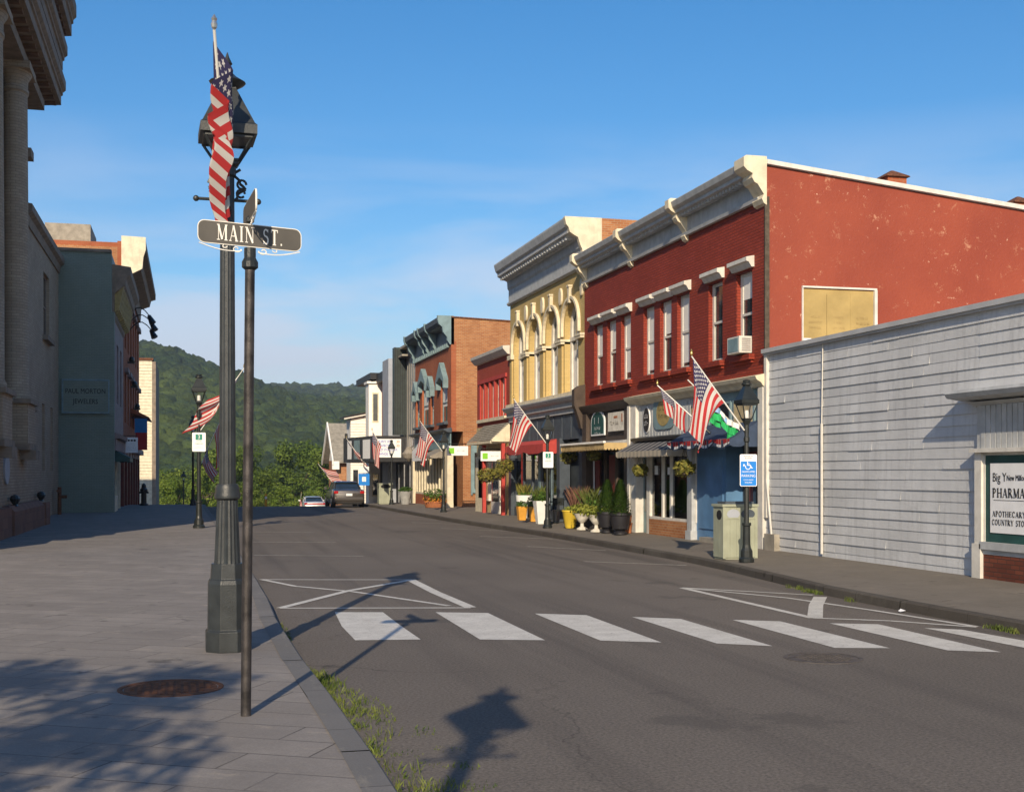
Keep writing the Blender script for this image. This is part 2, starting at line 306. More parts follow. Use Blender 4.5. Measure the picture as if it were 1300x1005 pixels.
t.links.new(b.outputs[0],ms.inputs[1]); t.links.new(ts.outputs[0],ms.inputs[2]); t.links.new(ms.outputs[0],t.nodes['Material Output'].inputs[0])

# ---------------------------------------------------------------- mesh helpers
SPLIT={'mount','pilaster','shop_front','curtain','notice','door','door_frames','shop_piers','opening','window_pilasters','lower_wall','string_course','plinth','stack','window_casing','leaf','curtains','door_frame','cornice_end','pedestal_moulding'}
class MB:
    def __init__(s): s.v=[]; s.f=[]; s.uv=None; s.smooth=False
    def quad(s,a,b,c,d):
        n=len(s.v); s.v+=[a,b,c,d]; s.f.append((n,n+1,n+2,n+3)); return s
    def poly(s,pts): n=len(s.v); s.v+=list(pts); s.f.append(tuple(range(n,n+len(pts)))); return s
    def box(s,x0,x1,y0,y1,z0,z1):
        if x0>x1:x0,x1=x1,x0
        if y0>y1:y0,y1=y1,y0
        if z0>z1:z0,z1=z1,z0
        n=len(s.v); s.v+=[(x,y,z) for z in (z0,z1) for y in (y0,y1) for x in (x0,x1)]
        for q in ((0,2,3,1),(4,5,7,6),(0,1,5,4),(2,6,7,3),(0,4,6,2),(1,3,7,5)): s.f.append(tuple(n+i for i in q))
        return s
    def prism(s,prof,axis,a,b):      # prof: 2-D outline; axis 'x','y' or 'z' of extrusion
        def P(p,t):
            return (t,p[0],p[1]) if axis=='x' else ((p[0],t,p[1]) if axis=='y' else (p[0],p[1],t))
        n=len(s.v); k=len(prof); s.v+=[P(p,a) for p in prof]+[P(p,b) for p in prof]
        s.f.append(tuple(range(n,n+k))[::-1]); s.f.append(tuple(range(n+k,n+2*k)))
        for i in range(k): j=(i+1)%k; s.f.append((n+i,n+j,n+k+j,n+k+i))
        return s
    def tube(s,p,q,r,r2=None,n=8,cap=True):
        p,q=Vector(p),Vector(q); d=(q-p).normalized(); a=d.orthogonal().normalized(); b=d.cross(a); r2=r if r2 is None else r2
        k=len(s.v)
        for c,rad in ((p,r),(q,r2)):
            for i in range(n):
                t=2*math.pi*i/n; s.v.append(tuple(c+a*math.cos(t)*rad+b*math.sin(t)*rad))
        for i in range(n): j=(i+1)%n; s.f.append((k+i,k+j,k+n+j,k+n+i))
        if cap: s.f.append(tuple(range(k,k+n))[::-1]); s.f.append(tuple(range(k+n,k+2*n)))
        return s
    def path(s,pts,r,n=6):
        for a,b in zip(pts,pts[1:]): s.tube(a,b,r,n=n)
        return s
    def lathe(s,prof,c=(0,0,0),n=16,flute=0,f_amp=0,rot=0):
        k=len(s.v); m=len(prof)
        for (r,z) in prof:
            for i in range(n):
                t=2*math.pi*i/n+rot; rr=r*(1-(f_amp if (flute and i%2) else 0))
                s.v.append((c[0]+rr*math.cos(t),c[1]+rr*math.sin(t),c[2]+z))
        for a in range(m-1):
            for i in range(n): j=(i+1)%n; s.f.append((k+a*n+i,k+a*n+j,k+(a+1)*n+j,k+(a+1)*n+i))
        s.f.append(tuple(range(k,k+n))[::-1]); s.f.append(tuple(range(k+(m-1)*n,k+m*n)))
        return s
    def ball(s,c,r,sz=1,n=8):
        return s.lathe([(max(.001,r*math.sin(math.pi*i/n)),-r*sz*math.cos(math.pi*i/n)) for i in range(n+1)],c,n+4)
    def leaves(s,c,rad,n,size,seed=0,shell=.45,up=0.):
        rg=random.Random(seed)
        for i in range(n):
            while True:
                p=Vector((rg.uniform(-1,1),rg.uniform(-1,1),rg.uniform(-1,1)))
                if 1e-3<p.length<=1 and p.length>shell*rg.random(): break
            q=Vector((c[0]+p.x*rad[0],c[1]+p.y*rad[1],c[2]+p.z*rad[2]))
            nrm=(p.normalized()+Vector((rg.uniform(-1,1),rg.uniform(-1,1),rg.uniform(-1,1)))*.9+Vector((0,0,up))).normalized()
            a=nrm.orthogonal().normalized(); b=nrm.cross(a); t=rg.uniform(0,6.28); a,b=a*math.cos(t)+b*math.sin(t),b*math.cos(t)-a*math.sin(t)
            z=size*rg.uniform(.6,1.3); s.quad(tuple(q-a*z),tuple(q-b*z*.55+a*z*.1),tuple(q+a*z),tuple(q+b*z*.55+a*z*.1))
        return s
    def blades(s,c,rad,n,h,w,seed=0,lean=.5):
        rg=random.Random(seed)
        for i in range(n):
            t=rg.uniform(0,6.28); rr=math.sqrt(rg.random()); x=c[0]+rad[0]*rr*math.cos(t); y=c[1]+rad[1]*rr*math.sin(t)
            hh=h*rg.uniform(.5,1.2); t2=rg.uniform(0,6.28); lx,ly=lean*hh*math.cos(t2)*rg.random(),lean*hh*math.sin(t2)*rg.random(); px,py=w*math.cos(t),w*math.sin(t)
            s.quad((x-px,y-py,c[2]),(x+px,y+py,c[2]),(x+lx*.4+px*.7,y+ly*.4+py*.7,c[2]+hh*.6),(x+lx,y+ly,c[2]+hh))
        return s
    def build(s,name,mat,parent=None,smooth=False,bevel=0):
        if name in SPLIT and parent is not None and not s.uv:
            par=list(range(len(s.v)))
            def fd(a):
                while par[a]!=a: par[a]=par[par[a]]; a=par[a]
                return a
            for f in s.f:
                for q in f[1:]: par[fd(q)]=fd(f[0])
            G={}
            for f in s.f: G.setdefault(fd(f[0]),[]).append(f)
            if 1<len(G)<14:
                first=None
                for fs in G.values():
                    ids=sorted({q for f in fs for q in f}); mp_={q:i for i,q in enumerate(ids)}
                    m=MB(); m.v=[s.v[q] for q in ids]; m.f=[tuple(mp_[q] for q in f) for f in fs]
                    o=m.build(name,mat,parent,smooth,bevel); first=first or o
                return first
        me=bpy.data.meshes.new(name); o=(0,0,0)
        if parent is not None: o=ORG[parent.name]
        s.v=[(a+OX,OA+OB*b,c) for a,b,c in s.v]
        if smooth=='loose': pass
        me.from_pydata([(a-o[0],b-o[1],c-o[2]) for a,b,c in s.v],[],s.f)
        if s.uv:
            ul=me.uv_layers.new(name='UVMap')
            for p in me.polygons:
                for li in p.loop_indices: ul.data[li].uv=s.uv[me.loops[li].vertex_index]
        if smooth or bevel:
            bm=bmesh.new(); bm.from_mesh(me); bmesh.ops.remove_doubles(bm,verts=bm.verts,dist=1e-4)
            if bevel:
                bmesh.ops.bevel(bm,geom=[e for e in bm.edges if len(e.link_faces)==2 and e.calc_face_angle(0)>.5],offset=bevel,segments=2,affect='EDGES',profile=.6,clamp_overlap=True)
            bmesh.ops.recalc_face_normals(bm,faces=bm.faces)
            if smooth:
                for f in bm.faces: f.smooth=True
                for e in bm.edges:
                    if len(e.link_faces)==2 and e.calc_face_angle(0)>R(38): e.smooth=False
            bm.to_mesh(me); bm.free()
        me.materials.append(M[mat] if isinstance(mat,str) else mat)
        ob=bpy.data.objects.new(name,me); COL.objects.link(ob)
        if parent is not None: ob.parent=parent
        ORG[ob.name]=o
        return ob
ORG={}
def tag(o,label=None,cat=None,group=None,kind=None):
    if label: o['label']=label
    if cat: o['category']=cat
    if group: o['group']=group
    if kind: o['kind']=kind
    return o
def thing(name,loc,label,cat,group=None):
    loc=(loc[0]+OX,OA+OB*loc[1],loc[2]); o=bpy.data.objects.new(name,None); COL.objects.link(o); o.location=loc; o.empty_display_size=.3; ORG[o.name]=tuple(loc)
    return tag(o,label,cat,group)
def copy_tree(o,parent=None):
    c=o.copy(); COL.objects.link(c)
    if parent is not None: c.parent=parent
    for ch in o.children: copy_tree(ch,c)
    return c
def move(o,loc,rz=0): o.location=loc; o.rotation_euler=(0,0,rz); return o
def struct(o): o['kind']='structure'; return o

def rawbuild(mb,name,mat,**k):
    global OX,OA,OB
    q=(OX,OA,OB); OX,OA,OB=0,0,1; ob=mb.build(name,mat,**k); OX,OA,OB=q; return ob
# lettering ------------------------------------------------
def orient(ob,origin,xd,yd,parent):
    xd=Vector(xd).normalized(); yd=Vector(yd).normalized(); zd=xd.cross(yd)
    o=Vector(ORG[parent.name]) if parent is not None else Vector((0,0,0))
    mt_=Matrix((xd,yd,zd)).transposed().to_4x4(); mt_.translation=Vector((origin[0]+OX,OA+OB*origin[1],origin[2]))-o
    ob.data.transform(mt_)
    ob.parent=parent; ORG[ob.name]=ORG[parent.name]
def text(s,size,mat,parent,origin,xd=(0,-1,0),yd=(0,0,1),sx=1.,name='lettering',ext=.002,align='CENTER'):
    cu=bpy.data.curves.new('t','FONT'); cu.body=s; cu.size=size; cu.align_x=align; cu.align_y='CENTER'; cu.extrude=ext; cu.resolution_u=3
    to=bpy.data.objects.new('t',cu); COL.objects.link(to); bpy.context.view_layer.update()
    me=bpy.data.meshes.new_from_object(to.evaluated_get(bpy.context.evaluated_depsgraph_get())); bpy.data.objects.remove(to)
    for v in me.vertices: v.co.x*=sx
    me.materials.clear(); me.materials.append(M[mat]); ob=bpy.data.objects.new(name,me); COL.objects.link(ob); orient(ob,origin,xd,yd,parent); return ob
def arc(cx,cy,rx,ry,a0,a1,w,n=7):
    return [('c',[(cx+rx*math.cos(R(a0+(a1-a0)*i/n)),cy+ry*math.sin(R(a0+(a1-a0)*i/n))) for i in range(n+1)],w)]
TK,TN=.15,.055
def _l(x0,y0,x1,y1,w=TK): return ('c',[(x0,y0),(x1,y1)],w)
def _s(x,y,w=.3): return ('c',[(x-w/2,y),(x+w/2,y)],TN)
GL={'I':(.34,[_l(.17,0,.17,1),_s(.17,.02),_s(.17,.98)]),
'M':(.92,[_l(.14,0,.14,1,TN),_l(.14,1,.45,.05),_l(.45,.05,.76,1,TN),_l(.78,0,.78,1),_s(.14,.02,.26),_s(.78,.02,.28),_s(.12,.98,.2),_s(.8,.98,.22)]),
'A':(.76,[_l(.1,0,.37,1,TN),_l(.37,1,.65,0),_l(.2,.32,.52,.32,TN),_s(.1,.02,.22),_s(.65,.02,.26)]),
'N':(.82,[_l(.14,0,.14,1,TN),_l(.14,1,.68,0),_l(.68,0,.68,1,TN),_s(.14,.02,.24),_s(.1,.98,.2),_s(.68,.98,.26)]),
'T':(.68,[_l(.34,0,.34,1),_l(.06,.96,.62,.96,.07),_l(.07,.8,.07,1,TN),_l(.61,.8,.61,1,TN),_s(.34,.02,.3)]),
'S':(.56,arc(.28,.74,.17,.22,30,270,.1)+arc(.28,.27,.19,.25,90,-150,.12)+[_l(.46,.78,.46,.98,TN),_l(.08,.02,.08,.24,TN)]),
'.':(.26,[('c',[(.07,.07),(.19,.07)],.13)]),
'P':(.66,[_l(.16,0,.16,1),_s(.16,.02,.3),_s(.13,.98,.24)]+arc(.26,.73,.26,.24,90,-90,.1)+[_l(.16,.97,.28,.97,TN),_l(.16,.49,.28,.49,TN)]),
'H':(.84,[_l(.16,0,.16,1),_l(.68,0,.68,1),_l(.16,.5,.68,.5,TN),_s(.16,.02),_s(.16,.98),_s(.68,.02),_s(.68,.98)]),
'R':(.76,[_l(.16,0,.16,1),_s(.16,.02,.3),_s(.13,.98,.24),_l(.34,.48,.66,0),_s(.68,.02,.2)]+arc(.26,.73,.25,.24,90,-90,.1)+[_l(.16,.97,.28,.97,TN),_l(.16,.49,.34,.49,TN)]),
'C':(.74,arc(.38,.5,.28,.46,42,318,.12,12)+[_l(.62,.7,.62,.98,TN)]),
'O':(.80,arc(.40,.5,.30,.46,0,360,.12,16)),
'E':(.66,[_l(.16,0,.16,1),_l(.1,.97,.56,.97,TN),_l(.1,.03,.58,.03,TN),_l(.16,.5,.44,.5,TN),_l(.55,.8,.55,1,TN),_l(.57,0,.57,.22,TN),_l(.44,.4,.44,.6,TN)]),
'U':(.8,[_l(.16,.3,.16,1),_l(.66,.3,.66,1,TN),_s(.16,.98),_s(.66,.98,.24)]+arc(.41,.3,.25,.28,180,360,.1)),
'Y':(.74,[_l(.1,1,.37,.45),_l(.64,1,.37,.45,TN),_l(.37,.5,.37,0),_s(.37,.02),_s(.1,.98,.26),_s(.64,.98,.22)]),
'B':(.7,[_l(.16,0,.16,1),_l(.1,.97,.3,.97,TN),_l(.1,.03,.3,.03,TN),_l(.16,.52,.3,.52,TN)]+arc(.27,.75,.22,.23,90,-90,.1)+arc(.27,.27,.27,.25,90,-90,.12)),
'K':(.78,[_l(.16,0,.16,1),_s(.16,.02),_s(.16,.98),_l(.64,1,.18,.42,TN),_l(.3,.55,.66,0),_s(.66,.02,.22),_s(.62,.98,.2)]),
' ':(.45,[])}
def serif(s,h,mat,parent,origin,xd=(0,-1,0),yd=(0,0,1),sx=1.,gap=.06,name='lettering',align='CENTER',th=.003,bold=1.,width=None):
    mb=MB(); x=0
    for ch in s:
        wd,parts=GL[ch]
        for _,pts,wt in parts:
            wt*=bold
            for k in range(len(pts)-1):
                a,b=Vector(pts[k]),Vector(pts[k+1]); d=(b-a).normalized(); nn=Vector((-d.y,d.x))*wt/2; ex=d*(wt*.12 if len(pts)>2 else 0)
                q=[a+nn-ex,a-nn-ex,b-nn+ex,b+nn+ex]
                z=th*(1+.04*random.random())
                mb.poly([((x+p.x)*h*sx,p.y*h,z) for p in q])
        x+=wd+gap
    W=x*h*sx; off={'CENTER':-W/2,'LEFT':0}[align]
    mb.v=[(a+off,b-h/2,c) for a,b,c in mb.v]
    if width: k=width*OB/(W or 1); mb.v=[(a*k,b,c) for a,b,c in mb.v]
    ob=rawbuild(mb,name,mat); orient(ob,origin,xd,yd,parent); return ob
# ---------------------------------------------------------------- ground, road, pavements
def sheet(name,mat,us,edges,dz,parent=None):
    """strip following the fall of the street; edges(u)->(x0,x1); dz(u,side)->height above H"""
    mb=MB(); P=[]
    for u in us:
        x0,x1=edges(u); P.append(((x0,u,H(u)+dz[0]),(x1,u,H(u)+dz[1])))
    for a,b in zip(P,P[1:]): mb.quad(a[0],a[1],b[1],b[0])
    return mb.build(name,mat,parent)
US=[UC(a,5) if a>0 else a for a in [-60,-30,-10,0,4,6.6,9,10.5,12,13.7,15,17,19,21,24,27,30,33,36,39,42]+[43+i*1.5 for i in range(14)]+[66,75,90,105,120,135,150,165]]
KR=[(-60,9.1),(6.6,9.1),(9,9.07),(10.5,9.3),(12,9.58),(13.7,9.77),(17,9.85),(21,9.85),(24,9.66),(27,9.42),(30,9.35),(36,9.32),(200,9.3)]
KR=[(UC(a,9.4) if a>0 else a,_KV*b) for a,b in KR]
def kr(u):
    for (a,b),(c,d) in zip(KR,KR[1:]):
        if u<=c: return b+(d-b)*(u-a)/(c-a)
    return KR[-1][1]
KL=[(-60,1.08),(5.5,1.08),(8,.99),(9.5,.97),(11,1.03),(14,1.04),(29,1.0),(43,.85),(200,.85)]
KL=[(UC(a,1) if a>0 else a,_KV*b) for a,b in KL]
def kl(u):
    for (a,b),(c,d) in zip(KL,KL[1:]):
        if u<=c: return b+(d-b)*(u-a)/(c-a)
    return KL[-1][1]
# terrain: one sheet out to the horizon
mb=MB(); xs=[-1600,-900,-500,-300,-180,-100,-60,-30,-10,10,30,60,100,180,300,500,900,1600]; ys=[-800,-300,-100,-40,0,20,43,60,68,74,80,86,92,110,130,150,180,210,240,300,500,800,1300,2200]
vi={}
for j,y in enumerate(ys):
    for i,x in enumerate(xs): vi[i,j]=len(mb.v); mb.v.append((x,y,H(y)-.06))
for j in range(len(ys)-1):
    for i in range(len(xs)-1): mb.f.append((vi[i,j],vi[i+1,j],vi[i+1,j+1],vi[i,j+1]))
struct(mb.build('ground','earth'))
struct(sheet('road','asphalt',US,lambda u:(kl(u)-.02,kr(u)+.02),(0,0)))
struct(sheet('pavement_right','concrete_pavers',US,lambda u:(kr(u)+.16,13.2),(.13,.21)))
struct(MB().quad((13.2,UC(33,12),.21),(24,UC(33,12),.21),(24,UC(37.6,12),.21),(13.2,UC(37.6,12),.21)).build('alley','concrete_pavers'))
struct(sheet('pavement_left','slate_pavers',US,lambda u:(-24,kl(u)-.2),(.15,.15)))
def kerb(name,mat,f,s,top,w,top2=None):
    us=[a for a in US]; rg=random.Random(3)
    fine=[]
    for a,b in zip(us,us[1:]):
        n=max(1,int((b-a)/1.9)) if a>=-10 and b<110 else 1
        fine+=[a+(b-a)*i/n for i in range(n)]
    mb=MB()
    for a,b in zip(fine,fine[1:]+[us[-1]]):
        j=rg.uniform(-.006,.006); k=rg.uniform(-.003,.003); g=.006
        x0,x1=f(a)+s*j,f(b)+s*j; z0,z1=H(a)+top+k,H(b)+top+k
        e0,e1=x0+s*w,x1+s*w; c=.02
        mb.quad((x0,a+g,H(a)-.02),(x1,b-g,H(b)-.02),(x1+s*.01,b-g,z1-c),(x0+s*.01,a+g,z0-c))
        mb.quad((x0+s*.01,a+g,z0-c),(x1+s*.01,b-g,z1-c),(x1+s*(.01+c),b-g,z1),(x0+s*(.01+c),a+g,z0))
        mb.quad((x0+s*(.01+c),a+g,z0),(x1+s*(.01+c),b-g,z1),(e1,b-g,z1),(e0,a+g,z0))
        mb.quad((x0+s*.02,a-g,H(a)-.02),(x0+s*.02,a+g,H(a)-.02),(x0+s*.02,a+g,z0-.02),(x0+s*.02,a-g,z0-.02))
        mb.quad((x0+s*.02,a-g,z0-.012),(x0+s*.02,a+g,z0-.012),(e0,a+g,z0-.012),(e0,a-g,z0-.012))
    return struct(mb.build(name,mat))
kerb('kerb_right','dark_granite',kr,1,.135,.17); kerb('kerb_left','granite',kl,-1,.158,.21)

def mark(name,polys,mat='road_paint',z=.004):
    mb=MB()
    for p in polys:
        pts=[ground(x,y) for x,y in p]; mb.poly([(a,b,z+H(b)) for a,b in pts])
    return struct(mb.build(name,mat))
mark('crosswalk_stripes',[[(425,777),(486,777),(510,795),(534,811.6),(451,812.6),(434,795)],[(553,777),(619.5,778),(692,812.6),(609.3,811.6)],
 [(678.7,778.7),(745,780.8),(839.8,815.4),(762.3,813)],[(802.4,783),(863.8,785.4),(980.6,820),(910,816.7)],
 [(929.8,786.7),(990.7,788.6),(1130,822.7),(1060,822.3)],[(1053,791),(1115.3,792.3),(1271,827.8),(1203,825.5)],[(1173,797),(1221.5,799.2),(1400,831),(1335,829)]])
def strokes(name,lines,w,mat,z=.004):
    mb=MB(); dz=0
    for ln in lines:
        dz+=.0006
        ww=ln[-1] if isinstance(ln[-1],float) else w
        pts=[Vector(ground(*p)) for p in ln if not isinstance(p,float)]
        for a,b in zip(pts,pts[1:]):
            d=(b-a).normalized(); n=Vector((-d.y,d.x))*ww/2
            mb.poly([(p.x,p.y,z+dz+H(p.y)) for p in (a+n,a-n,b-n,b+n)])
    return struct(mb.build(name,mat))
strokes('hatched_box_marking',[[(331.8,735.6),(523,735.8)],[(521,735.8),(553,752),(597.5,771),.17],[(597.5,771.5),(355.5,772)],[(331.8,735.4),(374,744),(448,751),(570,769)],[(355.5,772),(442,750),(523,736),.13]],.1,'road_paint')
strokes('hatched_corner_marking',[[(866,746),(1032,784.4),.12],[(1032,784.4),(1130,788),(1240,796)],[(866,746),(1000,759),(1110,775),(1240,795.5)],[(866,746),(1032,755.4)],[(1041.5,757.7),(1036,768),(1034.6,784),.2]],.09,'road_paint')
strokes('parking_bay_lines',[[(741.5,712.5),(871.7,717.5)],[(668.6,693.5),(769,698.6)],[(609.3,680.6),(702.4,684)],[(560,670.5),(645,674)],[(523,663),(597.5,665.7)],[(497.7,658.6),(557,660)],[(452,652.5),(489,652.5)],
 [(322,705),(461.5,706)],[(320,688),(426.6,688.7)],[(316,675),(398.5,676)],[(300,663),(370,664)]],.09,'worn_line')

# weeds along the kerbs
mb=MB(); rg=random.Random(4)
for i in range(190):
    u=rg.uniform(5,12.2); wd=.05+.55*max(0,min(1,(12.2-u)/3.)); x=kl(u)+.03+wd*rg.random()**2.2; h=(.06 if x<kl(u)+.3 else .035)*rg.uniform(.4,1.3)
    mb.blades((x,u,0),(.09,.13),15,h,.004,i,.9)
tag(mb.build('gutter_grass','grass_blades'),'grass growing in the gutter beside the left kerb','grass',kind='stuff')
mb=MB()
for i in range(26):
    u=rg.uniform(13.9,16.0); x=kl(u)+.03+.06*rg.random(); mb.blades((x,u,0),(.05,.07),8,.045,.004,i+300,.9)
for (px,py,n) in ((1060,752,14),(1040,747,6),(1289,800,16),(1105,762,4)):
    a,b_=ground(px,py)
    for i in range(n): mb.blades((kr(b_)-.03-.05*rg.random(),b_+rg.uniform(-.3,.3),0),(.05,.08),9,.07,.005,i+500+px,.8)
tag(mb.build('kerb_weeds','grass_blades'),'small weed tufts sprouting from the kerb joints','weeds',kind='stuff')
# litter and fine grit is part of the asphalt; one scrap of paper by the right kerb
a,b_=ground(1145,777); mb=MB(); mb.poly([(a-.05,b_-.04,.012),(a+.03,b_-.05,.03),(a+.06,b_+.01,.015),(a+.01,b_+.05,.045),(a-.04,b_+.03,.02)])
tag(mb.build('paper_scrap','sign_white'),'crumpled white paper scrap by the right kerb','litter')

def manhole(px,py,d,z,label,seed):
    x,u=ground(px,py,z); r=thing('manhole_cover',(x,u,z),label,'manhole cover')
    MB().lathe([(d/2+.04,z-.03),(d/2+.04,z+.006),(d/2,z+.006),(d/2,z-.02)],(x,u,0),32).build('rim','rust' if z>.1 else 'worn_iron',r)
    mb=MB().lathe([(d/2-.012,z-.03),(d/2-.012,z+.004)],(x,u,0),32)
    n=int(d/.06)
    for i in range(-n//2,n//2+1):
        for j in range(-n//2,n//2+1):
            a,b_=i*.06,j*.06
            if a*a+b_*b_<(d/2-.06)**2: mb.box(x+a-.019,x+a+.019,u+b_-.019,u+b_+.019,z+.004,z+.009)
    mb.build('cover_plate','rust' if z>.1 else 'worn_iron',r)
manhole(217,873,.76,.15,'rusty round manhole cover in the left pavement',1)
manhole(1045,835,.72,0,'dark round manhole cover in the road past the crosswalk',2)

# ---------------------------------------------------------------- hills with woods
def cam_pt(px,Y): X=(px-650)/FL*Y; return (X*CA+Y*SA,-X*SA+Y*CA)
def interp(tab,x):
    if x<=tab[0][0]: return tab[0][1]
    for (a,b),(c,d) in zip(tab,tab[1:]):
        if x<=c: return b+(d-b)*(x-a)/(c-a)
    return tab[-1][1]
ridgeA=[(-300,440),(60,448),(190,458),(208,461),(234,470),(267,482),(304,488),(335,497),(361,503),(386,511),(438,519),(480,524),(700,535),(900,545)]
ridgeB=[(-300,480),(300,500),(361,502),(366,500),(397,502),(433,504),(464,506),(520,508),(700,515),(900,520)]
def hill(name,ridge,Y0,Yr,z0,lift):
    mb=MB(); P={}; pxs=list(range(-300,901,40)); S=14
    for i,px in enumerate(pxs):
        zr=EYE+(600-interp(ridge,px))*Yr/FL-lift
        for k in range(S+1):
            f=k/10; Y=Y0+(Yr-Y0)*f
            z=z0+(zr-z0)*(math.sin(min(f,1)*math.pi/2)**.9 if f<=1 else 1-(f-1)*.8)
            z+=5*math.sin(px*.021+f*5)*math.sin(f*3.1)*min(1,f)
            P[i,k]=len(mb.v); a,b_=cam_pt(px,Y); mb.v.append((a,b_,z))
    for i in range(len(pxs)-1):
        for k in range(S): mb.f.append((P[i,k],P[i+1,k],P[i+1,k+1],P[i,k+1]))
    return struct(mb.build(name,'earth',smooth=True)), (mb,pxs,S,P)
hA=hill('hill',ridgeA,340,860,-10,9); hB=hill('far_hill',ridgeB,900,1500,30,10)
def forest(name,hd,label,n,rad,seed,x0,x1):
    mb0,pxs,S,P=hd; rg=np.random.RandomState(seed)
    bm=bmesh.new(); bmesh.ops.create_icosphere(bm,subdivisions=2,radius=1); bv=np.array([v.co[:] for v in bm.verts]); bf=np.array([[v.index for v in f.verts] for f in bm.faces]); bm.free()
    vs=[];fs=[];off=0
    for i in range(n):
        px=rg.uniform(x0,x1); k=rg.uniform(0,12.2)**1.0; ii=(px-pxs[0])/40; i0=int(ii); a=ii-i0; k0=int(k); b_=k-k0
        g=lambda I,K:np.array(mb0.v[P[I,min(S,K)]])
        c=(g(i0,k0)*(1-a)+g(i0+1,k0)*a)*(1-b_)+(g(i0,k0+1)*(1-a)+g(i0+1,k0+1)*a)*b_
        r=rad*rg.uniform(.5,1.3); d=1+.22*np.sin(bv@rg.uniform(-4,4,(3,))+rg.uniform(0,6))+rg.uniform(-.13,.13,len(bv))
        p=bv*d[:,None]*np.array([r,r,r*rg.uniform(.8,1.25)])+c+np.array([0,0,r*.5+3])
        vs.append(p); fs.append(bf+off); off+=len(bv)
    vs=np.concatenate(vs).astype(np.float32); fs=np.concatenate(fs).astype(np.int32)
    me=bpy.data.meshes.new(name); me.vertices.add(len(vs)); me.vertices.foreach_set('co',vs.ravel()); me.loops.add(fs.size); me.loops.foreach_set('vertex_index',fs.ravel())
    me.polygons.add(len(fs)); me.polygons.foreach_set('loop_start',np.arange(0,fs.size,3,dtype=np.int32)); me.update(calc_edges=True); me.materials.append(M['forest_leaves'])
    o=bpy.data.objects.new(name,me); COL.objects.link(o); return tag(o,label,'woods',kind='stuff')
forest('hillside_woods',hA[1],'dense green woods covering the near hillside',20000,4.0,1,140,560)
forest('far_hill_woods',hB[1],'hazy blue green woods on the farther ridge',6000,7,2,300,560)

# ---------------------------------------------------------------- trees at the foot of the hill
def tree_proto(seed,h,w,mat,loc=(0,0,0)):
    rg=random.Random(seed)
    t=thing('broadleaf_tree',loc,'','tree')
    tr=MB(); tr.tube((0,0,-.5),(0,0,h*.45),.028*h,.017*h,8)
    for i in range(7):
        a=i*2.4; z0=h*(.25+.03*i); z1=z0+h*.25; tr.tube((0,0,z0),(math.cos(a)*w*.3,math.sin(a)*w*.3,z1),.01*h,.004*h,5)
    tr.build('trunk','bark',t)
    cr=MB(); N=26
    for i in range(N):
        z=rg.uniform(.22,.95); rr=w*.5*math.sin(math.pi*min(1,(z-.08)/.98))**.6*rg.uniform(.25,.95); a=rg.uniform(0,6.28); s=w*rg.uniform(.13,.23)
        cr.leaves((rr*math.cos(a),rr*math.sin(a),z*h),(s,s,s*.8),270,.026*w,seed*100+i,.75,.3)
    cr.build('crown',mat,t); return t
protos=[tree_proto(11,11.5,9,'tree_leaves'),tree_proto(12,10.5,8,'bright_leaves'),tree_proto(13,12.5,9.5,'tree_leaves'),tree_proto(14,8.,6.5,'bright_leaves')]
ORD=['leftmost','second','third','fourth','fifth','sixth','seventh','eighth','ninth','tenth','eleventh','twelfth']
TL={0:'broad dark green tree',1:'light green bushy tree',2:'tall deep green tree',3:'low yellow green tree in front'}
spots=[(150,118,1),(185,108,3),(205,128,1),(222,104,3),(236,140,0),(262,112,1),(283,135,2),(300,108,0),(330,126,1),(342,100,3),(360,140,2),(378,112,0),(398,128,1),(418,108,0),(436,140,2),(452,118,0),(470,130,2),(500,125,0),
 (195,165,0),(245,175,2),(290,170,0),(335,178,2),(380,172,0),(420,180,2),(460,175,0),(120,140,0),(550,140,2),
 (210,93,3),(250,90,3),(318,92,3),(365,90,3),(400,92,3),(430,88,3)]
used=set()
for i,(px,Y,k) in enumerate(spots):
    o=protos[k] if k not in used else copy_tree(protos[k]); used.add(k)
    a,b_=cam_pt(px,Y*1.6); rg=random.Random(i); s=rg.uniform(.85,1.12)
    if k==3 and Y<95: s*=.62
    move(o,(a,b_,H(b_)-.1),rg.uniform(0,6)); o.scale=(s,s,s*rg.uniform(.9,1.1))
    rk=sorted(j for j,(p_,_,kk) in enumerate(spots) if kk==k); rk.sort(key=lambda j:spots[j][0]); o['label']=TL[k].replace('beyond the crest','').replace('beyond the street crest','').strip()+' beyond the crest, '+ORD[rk.index(i)]+(' from the left' if rk.index(i) else ' of them'); o['group']=['broad trees in the row beyond the crest','light bushy trees beyond the crest','tall trees beyond the crest','low trees at the front beyond the crest'][k]; o['category']='tree'
# trees standing behind the photographer: they dapple the near pavement
t=tree_proto(21,7.4,3.6,'tree_leaves'); move(t,(-5.0,-1.2,.15)); tag(t,'street tree in the left pavement behind the viewpoint, out of the picture','tree')

